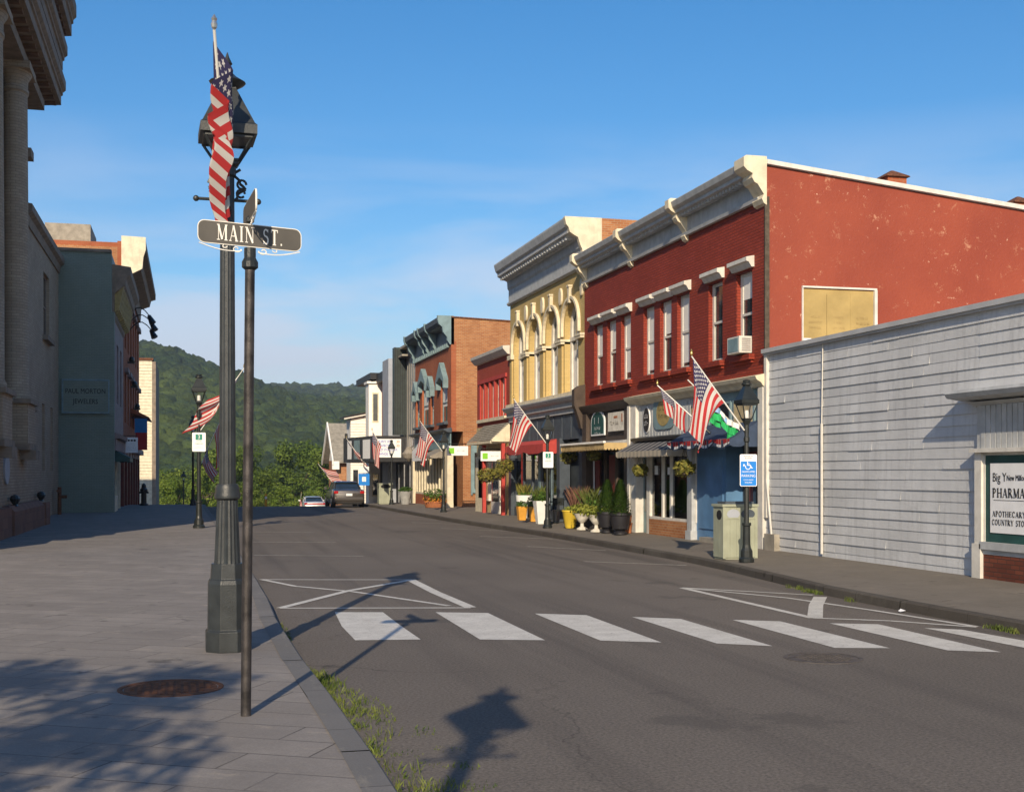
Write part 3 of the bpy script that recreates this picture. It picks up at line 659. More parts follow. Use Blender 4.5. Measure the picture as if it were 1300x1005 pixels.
# ---------------------------------------------------------------- building helpers
def wall(mb,F_,s,u0,u1,z0,z1,holes,dep=.3):
    """front wall in the plane x=F_, facing s (-1 street side of right row, +1 left row), with real openings"""
    us=sorted({u0,u1,*[h[0] for h in holes],*[h[1] for h in holes]}); zs=sorted({z0,z1,*[h[2] for h in holes],*[h[3] for h in holes]})
    us=[u for u in us if u0<=u<=u1]; zs=[z for z in zs if z0<=z<=z1]
    for a,b in zip(us,us[1:]):
        for c,d in zip(zs,zs[1:]):
            m,n=(a+b)/2,(c+d)/2
            if any(h[0]<m<h[1] and h[2]<n<h[3] for h in holes): continue
            mb.quad((F_,a,c),(F_,b,c),(F_,b,d),(F_,a,d))
    B=F_-s*dep
    for h in holes:
        a,b,c,d=h; mb.quad((F_,a,c),(B,a,c),(B,a,d),(F_,a,d)); mb.quad((F_,b,c),(B,b,c),(B,b,d),(F_,b,d)); mb.quad((F_,a,c),(B,a,c),(B,b,c),(F_,b,c)); mb.quad((F_,a,d),(B,a,d),(B,b,d),(F_,b,d))
    mb.quad((F_,u0,z0),(B,u0,z0),(B,u0,z1),(F_,u0,z1)); mb.quad((F_,u1,z0),(B,u1,z0),(B,u1,z1),(F_,u1,z1)); mb.quad((F_,u0,z1),(B,u0,z1),(B,u1,z1),(F_,u1,z1))
    return mb
def sash(parent,F_,s,u0,u1,z0,z1,dep=.10,fm='white_paint',gm='window_glass',blind=0,fw=.07,bars=True,side='top',label=None):
    """sash window: frame with pane and blind as its own pieces"""
    a=F_-s*dep; o=MB()
    o.box(a,a-s*.06,u0,u0+fw,z0,z1); o.box(a,a-s*.06,u1-fw,u1,z0,z1); o.box(a,a-s*.06,u0+fw,u1-fw,z0,z0+fw); o.box(a,a-s*.06,u0+fw,u1-fw,z1-fw,z1)
    zm=(z0+z1)/2
    if bars: o.box(a+s*.01,a-s*.05,u0+fw,u1-fw,zm-.03,zm+.03)
    w_=o.build('window',fm,parent)
    if label: w_['label']=label
    MB().box(a-s*.03,a-s*.05,u0+fw*.8,u1-fw*.8,z0+fw*.8,z1-fw*.8).build('pane',gm,w_)
    if blind:
        zz=(z1-fw-(z1-z0-2*fw)*blind, z1-fw) if side=='top' else (z0+fw,z0+fw+(z1-z0-2*fw)*blind)
        MB().box(a-s*.022,a-s*.028,u0+fw,u1-fw,zz[0],zz[1]).build('blind','blind_white',w_)
    return w_
def cornice(mb,F_,s,u0,u1,prof):
    """prof: list of (projection, z) outline; extruded along the street"""
    P=[(F_+s*p,z) for p,z in prof]
    return mb.prism(P,'y',u0,u1)
def awning(parent,F_,s,u0,u1,zt,zb,pr,val,mat,vmat,scal=.16,name='awning'):
    mb=MB(); x0,x1=F_+s*.02,F_+s*pr
    mb.quad((x0,u0,zt),(x0,u1,zt),(x1,u1,zb),(x1,u0,zb)); mb.quad((x0,u0,zt-.02),(x0,u1,zt-.02),(x1,u1,zb-.02),(x1,u0,zb-.02))
    mb.poly([(x0,u0,zt),(x1,u0,zb),(x0,u0,zb)]); mb.poly([(x0,u1,zt),(x1,u1,zb),(x0,u1,zb)])
    aw=mb.build(name,mat,parent); v=MB(); n=max(2,int((u1-u0)/scal)); w_=(u1-u0)/n
    for i in range(n):
        a=u0+i*w_; b_=a+w_; x=x1+s*.004
        v.poly([(x,a,zb),(x,b_,zb),(x,b_,zb-val*.75),(x,b_-w_*.25,zb-val),(x,a+w_*.25,zb-val),(x,a,zb-val*.75)])
    m2=max(2,int(pr/scal)); w2=pr/m2
    for e in (u0,u1):
        for i in range(m2):
            a=x0+s*i*w2; b_=a+s*w2; v.poly([(a,e,zb),(b_,e,zb),(b_,e,zb-val*.75),(b_-s*w2*.25,e,zb-val),(a+s*w2*.25,e,zb-val),(a,e,zb-val*.75)])
    v.build('valance',vmat,aw); return aw

def scrawl(parent,rows,size,mat,origin,width,xd=(0,-1,0),seed=0,gap=1.6):
    """worn lettering that cannot be read: rows of short irregular strokes"""
    rg=random.Random(seed); mb=MB(); width*=OB if abs(xd[1])>.5 else 1; kx=OB if abs(xd[1])>.5 else 1
    for r in range(rows):
        y=((rows-1)/2-r)*size*gap; w_=width*rg.uniform(.7,1); x=-w_/2
        while x<w_/2:
            l=size*kx*rg.uniform(.25,.55); k=rg.random(); h=size*rg.uniform(.7,1)
            if k>.12:
                mb.quad((x,y-h/2,0),(x+size*.12,y-h/2,0),(x+size*.12,y+h/2,0),(x,y+h/2,0))
                if k>.4: yy=y+h*rg.choice((-.45,0,.38)); mb.quad((x,yy,.0006),(x+l,yy,.0006),(x+l,yy+size*.11,.0006),(x,yy+size*.11,.0006))
                if k>.75: mb.quad((x+l-size*.1,y-h/2,.0012),(x+l,y-h/2,.0012),(x+l,y+h/2,.0012),(x+l-size*.1,y+h/2,.0012))
            x+=l+size*.2
    ob=rawbuild(mb,'lettering',mat); orient(ob,origin,xd,(0,0,1),parent); return ob
ctx('right')
def displays(f,y0,y1,x0,x1,z0,z1,seed):
    rg=random.Random(seed); mats=['curtain','urn_stone','terracotta','grey_blue_paint','yellow_pot','white_pot','red_wood','teal_paint','gold_sign']
    for zz_ in (z0+.02,(z0+z1)/2+.1): MB().box(x0+.08,x1,y0,y1,zz_-.03,zz_).build('shelf','wood_post',f)
    for i in range(11):
        y=rg.uniform(y0,y1-.1); z=z0+.02 if i<6 else (z0+z1)/2+.1; h=rg.uniform(.15,.5); w_=rg.uniform(.04,.10); x=rg.uniform(x0,x1-.12)
        if rg.random()<.5: MB().prism([(y,z),(y+w_,z),(y+w_*.95,z+h),(y+w_*.05,z+h)],'x',x,x+.1).build('display_item',rg.choice(mats),f)
        else: MB().lathe([(w_*.6,0),(w_*.9,h*.4),(w_*.4,h*.75),(w_*.55,h)],(x+.05,y,z),10).build('display_item',rg.choice(mats),f)
# ================================================================ RIGHT SIDE OF THE STREET (front walls face -x)
# ---- white clapboard building with the pharmacy front
uR,uL=U(1600),14.2; uS=U(1245)
b=thing('clapboard_building',(12,9,.1),'low white clapboard building with corner shop front, right of the red building','building')
ZT=4.66
MB().box(12.05,24,3.5,uL-.01,.05,ZT-.02).build('wall','white_clapboard',b)
mb=MB(); rg=random.Random(2); n=24; hh=(ZT-.12-.12)/n
for i in range(n):
    z=.12+i*hh; us=[uS]; 
    while us[-1]<uL-.3: us.append(us[-1]+rg.uniform(.5,1.6))
    us=us[:-1]+[uL]
    for a,c in zip(us,us[1:]):
        j=rg.uniform(-.012,.004); k=rg.uniform(-.004,.004); a+=.003
        mb.quad((12-.028-j,a,z+k),(12-.028-j,c,z+k),(12-.006,c,z+hh+.012),(12-.006,a,z+hh+.012))
        mb.quad((12-.028-j,a,z+k),(12-.028-j,c,z+k),(12.04,c,z+k),(12.04,a,z+k))
        mb.quad((12-.028-j,a,z+k),(12-.006,a,z+hh),(12.04,a,z+hh),(12.04,a,z+k)) 
for i in range(n+1):                     # upper courses above the shop front
    z=.12+i*hh
    if z<3.1: continue
    if z+hh>ZT: continue
    mb.quad((12-.028,3.5,z),(12-.028,uS,z),(12-.006,uS,z+hh+.012),(12-.006,3.5,z+hh+.012)); mb.quad((12-.028,3.5,z),(12-.028,uS,z),(12.04,uS,z),(12.04,3.5,z))
mb.build('clapboards','white_clapboard',b)
MB().box(11.90,24,3.5,uL-.005,ZT-.13,ZT-.09).box(11.86,24,3.5,uL-.003,ZT-.09,ZT).build('roof_edge','grey_roof_metal',b)
up=U(1047)
MB().tube((11.93,up,.25),(11.93,up,2.9),.025).tube((11.93,up,2.9),(11.955,up,ZT-.1),.012).build('conduit','white_paint',b)
MB().box(11.92,12.0,uL-.10,uL-.02,.9,ZT-.1).tube((11.93,uL-.1,1.7),(11.9,uL-.3,.45),.024).tube((11.9,uL-.3,.45),(11.88,uL-.31,.3),.028).build('corner_board','white_paint',b)
MB().box(11.85,12,uL-.45,uL-.12,.1,.55).build('foundation_block','stone',b)
# shop front
zc=Z(500,uS); zl=Z(571,uS); zsill=Z(690,uS)
MB().prism([(11.97,zc-.13),(11.55,zc-.07),(11.5,zc+.0),(11.52,zc+.05),(11.97,zc+.09)],'y',3.5,uS+.18).prism([(11.98,zc-.22),(11.80,zc-.14),(11.98,zc-.14)],'y',3.5,uS+.06).build('shop_cornice','grey_white_paint',b)
mb=MB(); mb.box(11.93,12.04,3.5,uS-.001,zl+.02,zc-.13)
u=uS-.08
while u>3.6: mb.box(11.915,11.93,u-.075,u,zl+.02,zc-.2); u-=.09
mb.build('beadboard_frieze','grey_white_paint',b)
MB().box(11.80,12.04,3.5,uS+.02,zl-.045,zl+.02).build('frieze_ledge','white_paint',b)
MB().box(11.88,12.04,uS-.12,uS-.002,.16,zl-.045).box(11.84,12.04,uS-.14,uS+.01,.14,.75).build('pilaster','white_paint',b)
mb=MB(); y1,y0=U(1256),U(1420); zt,zb=Z(578,y1),Z(687,y1)
mb.box(11.94,12.04,3.5,uS-.12,zt,zl-.045).box(11.92,12.04,y1+.0,y1+.06,zb,zt).build('window_casing','white_paint',b)
MB().box(11.84,12.04,3.5,uS-.12,zb-.12,zb-.0).box(11.89,12.04,3.5,uS-.12,zb-.2,zb-.12).build('sill','grey_white_paint',b)
MB().box(11.90,12.04,3.5,uS-.14,.1,zb-.2).build('brick_base','dark_brick',b)
s=thing('pharmacy_sign',(11.95,8.2,1.2),'dark green framed shop sign lettered pharmacy on the white clapboard building','sign')
MB().box(11.93,11.99,y0,y1,zb,zt).build('frame','teal_paint',s); M['teal_paint']
sy1=U(1263)
yb,yt=Z(675,y1),Z(588,y1)
MB().box(11.915,11.93,y0+.1,sy1,yb,yt).build('panel','sign_white',s)
def zz(py): return Z(py,sy1)
serif('PHARMACY',zz(619.5)-zz(631),'black_letters',s,(11.912,U(1266),zz(625)),align='LEFT',bold=1.25,width=U(1266)-U(1322))
serif('APOTHECARY',zz(648)-zz(655),'black_letters',s,(11.912,U(1266),zz(651.4)),align='LEFT',bold=1.25,width=U(1266)-U(1309))
serif('COUNTRY STORE',zz(658.5)-zz(665.5),'black_letters',s,(11.912,U(1265.5),zz(662)),align='LEFT',bold=1.25,width=U(1265.5)-U(1315))
text('Big Y',.2,'black_letters',s,(11.912,U(1266),zz(606)),sx=.85,align='LEFT')
text('New Milford',.13,'black_letters',s,(11.912,U(1284),zz(606.5)),sx=.75,align='LEFT')
MB().box(11.911,11.914,y0+.15,sy1-.06,zz(634.6),zz(634)).build('rule','black_letters',s)

# ---- red painted brick block
u0,u1=14.23,23.0
b=thing('red_brick_building',(12,18,.1),'long red painted brick block with white bracketed cornice and three shops','building')
um1,um2=U(880),U(803)
zt=8.93
W=[(755.2,764.2),(771.3,781.2),(789.3,800),(818.5,829),(839.4,850.7),(861.2,873.7),(901.2,915.5),(937,952.8)]
wins=[]
for a,c in W:
    ya,yb=U(c),U(a); m=(ya+yb)/2; wd=max(.52,(yb-ya)); wins.append((m-wd/2-.02,m+wd/2+.02))
ZW0,ZW1=4.64,6.58; ZS=4.05
mb=MB(); wall(mb,12,-1,u0,u1,ZS,8.1,[(a,c,ZW0,ZW1) for a,c in wins],.3); mb.build('front_wall','red_painted_brick',b)
xe=V(1300,u0); sl_=(Z(262,u0,xe)-zt)/(xe-12); zr=lambda x,d=0:zt+sl_*(x-12)-d
MB().prism([(12.3,ZS),(24,ZS),(24,zr(24,.12)),(12.3,zr(12.3,.12))],'y',u0,u1-.02).box(12.9,24,u0,u1-.02,.1,ZS-.01).box(12,12.3,u0+.001,u1-.02,8.1,zt-.14).box(11.998,12.3,u0-.012,u0-.002,ZS,8.1).build('side_wall','peeling_red_paint',b)
MB().prism([(12,zr(12,.10)),(24,zr(24,.10)),(24,zr(24)),(12,zr(12))],'y',u0-.06,u0+.3).build('parapet_cap','white_paint',b)
MB().box(11.96,12.07,u0-.035,u0-.013,ZS,8.1).build('corner_strip','bark',b)
for i,(a,c) in enumerate(wins):
    bl=[.5,0.45,.9,.95,.45,.95,.0,.3][i]
    sash(b,12,-1,a,c,ZW0,ZW1,.11,blind=bl,side='top' if i not in (3,) else 'top',fw=.075)
    MB().prism([(12,ZW1+.05),(11.93,ZW1+.05),(11.86,ZW1+.16),(11.80,ZW1+.18),(11.80,ZW1+.27),(12,ZW1+.31)],'y',a-.075,c+.075).build('lintel','white_paint',b)
    MB().box(11.86,12,a-.08,c+.08,ZW0-.13,ZW0-.005).box(11.94,12,a-.04,c+.04,ZW0-.2,ZW0-.13).build('sill','red_painted_brick',b)
# cornice
cz0,cz1=8.05,8.90
cornice(MB(),12,-1,u0+.12,u1-.05,[(.0,cz0),(.10,cz0),(.12,cz0+.08),(.04,cz0+.10),(.04,cz1-.35),(.10,cz1-.33),(.36,cz1-.28),(.36,cz1-.2),(.46,cz1-.14),(.50,cz1-.02),(.50,cz1),(.0,cz1+.02)]).build('cornice','grey_white_paint',b)
mb=MB(); y=u0+.5
while y<u1-.3: mb.box(11.72,11.9,y,y+.05,cz1-.38,cz1-.29); y+=.12
mb.build('dentils','grey_white_paint',b)
for i,f in enumerate([0,.345,.66,.985]):
    y=u0-.04+(u1-u0-.1)*f; w_=.17
    P=[(12,cz0-.14),(11.93,cz0-.10),(11.88,cz0),(11.93,cz0+.1),(11.86,cz0+.2),(11.78,cz0+.32),(11.70,cz0+.36),(11.64,cz0+.46),(11.66,cz0+.55),(11.52,cz0+.62),(11.44,cz0+.70),(11.44,cz1+.06),(11.5,cz1+.10),(12,cz1+.10)]
    MB().prism(P,'y',y,y+(w_ if i else .34)).build('cornice_bracket','cream_paint',b)
# three shop fronts
# (1) blue shop
zfr=ZS
MB().prism([(12,zfr-.22),(11.9,zfr-.2),(11.84,zfr-.12),(11.74,zfr-.06),(11.70,zfr+.02),(12,zfr+.09)],'y',u0-.06,um2-.02).build('shop_cornice','cream_paint',b)
pu=U(968)
MB().box(11.90,12.2,u0-.03,u0+.13,.12,zfr-.22).build('corner_post','white_paint',b)
mb=MB(); z1=Z(497,u0+.3)
mb.box(12.02,12.2,u0+.13,um1,Z(545,15.5),zfr-.21).build('shop_frieze','grey_blue_paint',b)
# transom windows behind flags
for k in range(3):
    a=u0+.35+k*.85; f=MB().box(11.97,12.02,a,a+.78,2.78,3.62).build('transom_window','grey_blue_paint',b); MB().box(11.962,11.968,a+.06,a+.72,2.84,3.56).build('pane','curtain' if k!=1 else 'shop_glass',f)
ub=U(921)
MB().box(12.02,12.5,ub,um1-.12,.14,2.75).box(11.99,12.02,ub+.1,um1-.25,.5,2.3).build('blue_wall_panel','blue_paint',b)
MB().box(12.45,12.8,u0+.13,ub,.14,2.75).build('recess_wall','slate_blue_paint',b)
d=MB().box(12.42,12.45,u0+.35,u0+1.15,.16,2.4).build('door','red_wood',b); MB().box(12.41,12.418,u0+.5,u0+1.0,.9,2.2).build('pane','shop_glass',d)
MB().box(12.40,12.45,u0+1.22,u0+1.30,.16,2.6).build('door_jamb','cream_paint',b)
MB().box(11.8,12.3,U(918),U(897),.14,.30).build('doorstep','stone',b)
aw=awning(b,12,-1,u0+.16,um1-.1,Z(546,16,11.3)+.15,Z(562,16,11.3)+.02,.75,.16,'navy_canvas','navy_canvas',.5)
# swagged bunting along the awning edge
zb=Z(562,16,11.3)+.02
for nm,mt_,o_,dpt in (('red','banner_red',0,.12),('white','white_cloth',.006,.19),('blue','navy_canvas',.012,.23)):
    mb=MB(); n=4; L_=(um1-.1-u0-.16)/n
    for i in range(n):
        for k in range(8):
            f0,f1=k/8,(k+1)/8; y0_,y1_=u0+.16+(i+f0)*L_,u0+.16+(i+f1)*L_
            s0,s1=math.sin(math.pi*f0),math.sin(math.pi*f1); x=11.235+o_-.015*math.sin(k*1.7+i)
            top=zb+.02; mb.quad((x,y0_,top-.0*s0),(x,y1_,top),(x,y1_,top-dpt*(.45+.55*s1)),(x,y0_,top-dpt*(.45+.55*s0)))
    mb.build('bunting',mt_,aw)
# (2) white shop
MB().box(11.86,12.2,um2-.42,um2,.12,zfr-.21).box(11.83,12.2,um2-.12,um2-.0,.12,zfr-.21).build('pilaster','white_paint',b)
MB().box(11.88,12.2,um1-.12,um1+.08,.12,2.7).box(11.84,12.2,um1-.14,um1+.10,.12,.42).build('pilaster','grey_white_paint',b)
mb=MB(); zf0=Z(556,18.5); mb.box(11.97,12.2,um1,um2-.42,zf0,zfr-.21); y=um1+.05
while y<um2-.5: mb.box(11.955,11.97,y,y+.13,zf0,zfr-.26); y+=.15
mb.build('board_frieze','grey_white_paint',b)
MB().prism([(12,zf0-.06),(11.78,zf0-.06),(11.76,zf0+.02),(12,zf0+.08)],'y',um1-.05,um2-.3).build('ledge','dark_trim',b)
awning(b,11.97,-1,um1+.12,um2-.3,zf0-.04,zf0-.36,.62,.17,'striped_canvas','valance_canvas',.14)
bb=U(826)
MB().box(11.95,12.4,um1+.1,bb,.12,.62).build('brick_base','orange_brick',b)
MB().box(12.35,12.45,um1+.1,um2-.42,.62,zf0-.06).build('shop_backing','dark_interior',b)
f=MB(); 
for p in (883,852,841.5,826): yy=U(p) if p>830 else bb; f.box(11.98,12.06,yy-.035,yy+.035,.62,zf0-.1)
f.box(11.96,12.08,um1+.1,bb,.62,.69).box(11.99,12.06,um1+.1,bb,2.35,2.42)
f=f.build('shop_window','white_paint',b); MB().box(12.03,12.034,um1+.12,bb,.69,2.35).build('pane','display_glass',f); displays(f,um1+.15,bb-.05,12.12,12.3,.69,1.9,5)
MB().box(12.08,12.1,U(851),U(843),.9,1.5).build('display_cloth','curtain',f)
MB().box(12.0,12.02,U(834.5),U(831),1.85,2.1).box(12.0,12.02,U(851),U(847.5),1.85,2.05).build('notice','sign_white',f)
MB().box(11.96,12.1,U(826.5),U(822.5),.15,zf0-.08).build('door_post','white_paint',b)
d=MB().box(12.1,12.14,U(822),um2-.42,.16,2.5).build('door','grey_blue_paint',b); MB().box(12.09,12.098,U(820.5),um2-.5,.8,2.3).build('pane','shop_glass',d)
# (3) brown shop
zb3=Z(508,20.2)
MB().box(12.02,12.2,um2+.0,u1-.02,2.75,ZS-.01).build('shop_frieze','brown_shop_paint',b)
MB().prism([(12.02,zfr-.24),(11.95,zfr-.24),(11.85,zfr-.12),(11.78,zfr-.06),(11.76,zfr+.0),(12.02,zfr+.05)],'y',um2+.02,u1+.02).build('shop_cornice','brown_shop_paint',b)
MB().box(11.9,12.3,um2+.01,um2+.30,.12,zfr-.24).box(11.9,12.3,u1-.32,u1-.03,.12,zfr-.24).build('pilaster','brown_shop_paint',b)
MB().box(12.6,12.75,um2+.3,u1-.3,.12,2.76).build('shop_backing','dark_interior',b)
f=MB().box(12.1,12.3,um2+.3,u1-.32,.15,.65)
for k in (0.05,.33,.62,.95): yy=um2+.3+(u1-um2-.62)*k; f.box(12.05,12.15,yy-.04,yy+.04,.15,2.75)
f=f.build('shop_window','brown_shop_paint',b); MB().box(12.12,12.124,um2+.35,u1-.4,.65,2.7).build('pane','display_glass',f); displays(f,um2+.4,u1-.5,12.2,12.5,.65,2.0,6)
d=MB().box(12.07,12.11,U(778),U(770.5),.16,2.45).box(12.07,12.11,U(757.5),U(753),.16,2.3).build('door','red_wood',b)
MB().box(12.04,12.06,U(762),U(758),.7,1.35).box(12.04,12.06,U(752.6),U(751.6),.2,2.5).build('notice','sign_white',f)
awn=awning(b,12.0,-1,U(803)+.02,u1-.15,Z(560,21.5)+.02,Z(563,21.5,11.3)-.02,.85,.21,'galvanised','tan_canvas',.10)
MB().box(11.1,11.17,U(803)+.0,u1-.13,Z(563,21.5,11.3)-.03,Z(563,21.5,11.3)+.03).build('roof_edge','bright_white',awn)
scrawl(awn,1,.1,'brown_shop_paint',(11.135,20.9,Z(563,21.5,11.3)-.12),.75,seed=9); scrawl(awn,1,.1,'brown_shop_paint',(11.135,22.4,Z(563,21.5,11.3)-.12),.4,seed=10)

# signs on the red block
def arch_panel(mb,x,y0_,y1_,z0,z1,k,tk=.05):
    m=(y0_+y1_)/2; r=(y1_-y0_)/2; P=[(y1_,z0),(y0_,z0)]+[(m-r*math.cos(R(180*i/12)),z1-r*k+r*k*math.sin(R(180*i/12))) for i in range(13)]
    return mb.prism(P,'x',x,x+tk)
def ell(mb,x,ym,zm,ry,rz,tk=.05,n=28): return mb.prism([(ym+ry*math.cos(6.2832*i/n),zm+rz*math.sin(6.2832*i/n)) for i in range(n)],'x',x,x+tk)
a,c=U(769),U(752); zt_,zb_=Z(520,21.6),Z(552,21.6)
s=thing('arched_sign',(11.95,(a+c)/2,zb_),'arched green shop sign with white lettering on the dark brown front','sign')
arch_panel(MB(),11.955,a,c,zb_,zt_,.8,.04).build('border','sign_white',s); arch_panel(MB(),11.945,a+.05,c-.05,zb_+.05,zt_-.05,.8,.012).build('panel','teal_paint',s)
scrawl(s,1,.24,'sign_white',(11.942,(a+c)/2,(zt_+zb_)/2+.08),.5,seed=3); scrawl(s,2,.11,'sign_white',(11.942,(a+c)/2,(zt_+zb_)/2-.25),.5,seed=4); scrawl(s,1,.14,'lime_green',(11.942,(a+c)/2,(zt_+zb_)/2+.36),.2,seed=8)
a,c=U(797),U(773.5); zt_,zb_=Z(521,20.7),Z(548,20.7)
s=thing('rectangular_sign',(11.95,(a+c)/2,zb_),'rectangular cream shop sign beside the arched green sign','sign')
MB().box(11.95,12.01,a,c,zb_,zt_).build('frame','black_letters',s); MB().box(11.94,11.949,a+.035,c-.035,zb_+.035,zt_-.035).build('panel','urn_stone',s)
scrawl(s,1,.13,'black_letters',(11.937,(a+c)/2,(zt_+zb_)/2-.05),.85,seed=5)
MB().box(11.936,11.94,a+.2,a+.26,zt_-.35,zt_-.1).box(11.936,11.94,a+.5,a+.72,zt_-.22,zt_-.15).build('emblem','terracotta',s)
ym=U(823.7); zm=Z(533,ym)
s=thing('oval_sign',(11.93,ym,zm-.3),'black oval shop sign on the white boarded front','sign')
ell(MB(),11.925,ym,zm,.17,.37,.03).build('border','sign_white',s); ell(MB(),11.915,ym,zm,.15,.345,.012).build('panel','black_letters',s)
scrawl(s,2,.13,'sign_white',(11.911,ym,zm),.2,seed=6,gap=1.5)
a,c=U(859),U(832.5); zt_,zb_=Z(504,18.3),Z(545,18.3)
s=thing('square_sign',(11.93,(a+c)/2,zb_),'square blue grey shop sign with a round gold field','sign')
P=[]; 
for i in range(32):
    t=6.2832*i/32; e=.45; P.append(((a+c)/2+(c-a)/2*math.copysign(abs(math.cos(t))**e,math.cos(t)),(zt_+zb_)/2+(zt_-zb_)/2*math.copysign(abs(math.sin(t))**e,math.sin(t))))
MB().prism(P,'x',11.92,11.955).build('panel','grey_blue_paint',s); ell(MB(),11.912,(a+c)/2,(zt_+zb_)/2+.01,.33,.36,.009).build('gold_disc','gold_sign',s)
scrawl(s,2,.13,'black_letters',(11.908,(a+c)/2,(zt_+zb_)/2+.02),.6,seed=7,gap=1.7)
# window air conditioner
a,c=wins[7]; s=thing('air_conditioner',(11.7,(a+c)/2,4.72),'white window air conditioner in the rightmost upper window of the red building','air conditioner')
MB().box(11.72,12.06,a+.06,c-.06,ZW0+.03,ZW0+.42).build('case','white_paint',s,bevel=.012)
mb=MB()
for i in range(7): mb.box(11.78,12.0,a+.052,a+.058,ZW0+.08+i*.045,ZW0+.10+i*.045)
mb.build('side_grille','galvanised',s); MB().box(11.712,11.718,a+.1,c-.1,ZW0+.07,ZW0+.38).build('rear_grille','grey_blue_paint',s)
# cardboard-boarded window in the side wall
v0,v1=V(1019,u0),V(1108.5,u0); zt_=(Z(365,u0,v0)+Z(369,u0,v1))/2
f=MB().box(v0-.03,v0,u0-.03,u0-.001,4.5,zt_).box(v1,v1+.07,u0-.05,u0-.001,4.5,zt_).box(v0-.03,v1+.07,u0-.04,u0-.001,zt_,zt_+.04).build('window','white_paint',b); f['label']='side window boarded with cardboard'
m3=(v1-v0)/3
mb=MB()
for i in range(3): mb.box(v0+i*m3,v0+(i+1)*m3-.006,u0-.012-.004*(i%2),u0-.003,4.85,zt_-.1-.02*(i==1))
mb.box(v0,v1,u0-.009,u0-.003,4.5,4.86); mb.box(v0,v1,u0-.006,u0-.003,zt_-.13,zt_-.02)
mb.build('cardboard','cardboard',f)
MB().box(v0+.01,v0+.2,u0-.022,u0-.017,4.83,4.95).build('notice','sign_white',f)
for i in range(3): scrawl(f,3,.055,'print_ink',(v0+i*m3+m3*.5,u0-.0195,5.32),m3*.55,xd=(1,0,0),seed=40+i,gap=2.2)
ctx('street')
for (px,py,lb) in ((1132,217,'small brick chimney with pointed cap rising behind the red roof edge'),(1292,250,'rusty chimney at the far right behind the red roof edge')):
    uu=UC(16.6,14); vv=V(px,uu); z=Z(py,uu,vv)
    s=thing('chimney',(vv,uu,7.5),lb,'chimney'); MB().box(vv-.28,vv+.28,uu-.28,uu+.28,6.5,z-.22).build('stack','rust_brick',s)
    MB().lathe([(.5,z-.22),(.46,z-.18),(.05,z)],(vv,uu,0),4,rot=.785).build('cap','rust',s)

ctx('right')
# ---- yellow brick building with arched windows
u0,u1=23.0,29.45
b=thing('yellow_brick_building',(12,26,.1),'tall yellow brick building with four arched windows and heavy white cornice','building')
bay=(u1-u0-.35)/4; holes=[]; centers=[]
for i in range(4):
    m=u0+.2+bay*(i+.5); centers.append(m); holes.append((m-.52,m+.52,4.55,6.9))
mb=MB()
xe=V(800,u0); z0_=10.28; q_=(Z(279,u0,xe)-z0_)/(xe-12); zq=lambda x:z0_+min(0,q_)*(x-12)
# wall with arched heads: rectangular holes closed above the spring by arch spandrels
wall(mb,12,-1,u0,u1,4.5,8.7,[(h[0],h[1],h[2],7.7) for h in holes],.42)
for m in centers:
    n=12; r=.52; zs_=6.9
    for i in range(n):
        t0,t1=math.pi*i/n,math.pi*(i+1)/n
        p0=(m-r*math.cos(t0),zs_+.78*math.sin(t0)); p1=(m-r*math.cos(t1),zs_+.78*math.sin(t1))
        mb.quad((12,p0[0],p0[1]),(12,p1[0],p1[1]),(12,p1[0],7.7),(12,p0[0],7.7)); mb.quad((12,p0[0],p0[1]),(12.42,p0[0],p0[1]),(12.42,p1[0],p1[1]),(12,p1[0],p1[1]))
mb.build('front_wall','yellow_brick',b)
MB().prism([(12.42,4.5),(24,4.5),(24,zq(24)),(12.42,zq(12.42))],'y',u0+.005,u1).box(12.9,24,u0+.01,u1,.1,4.49).box(12.0,12.42,u0+.01,u1,8.7,10.1).build('side_wall','orange_brick',b)
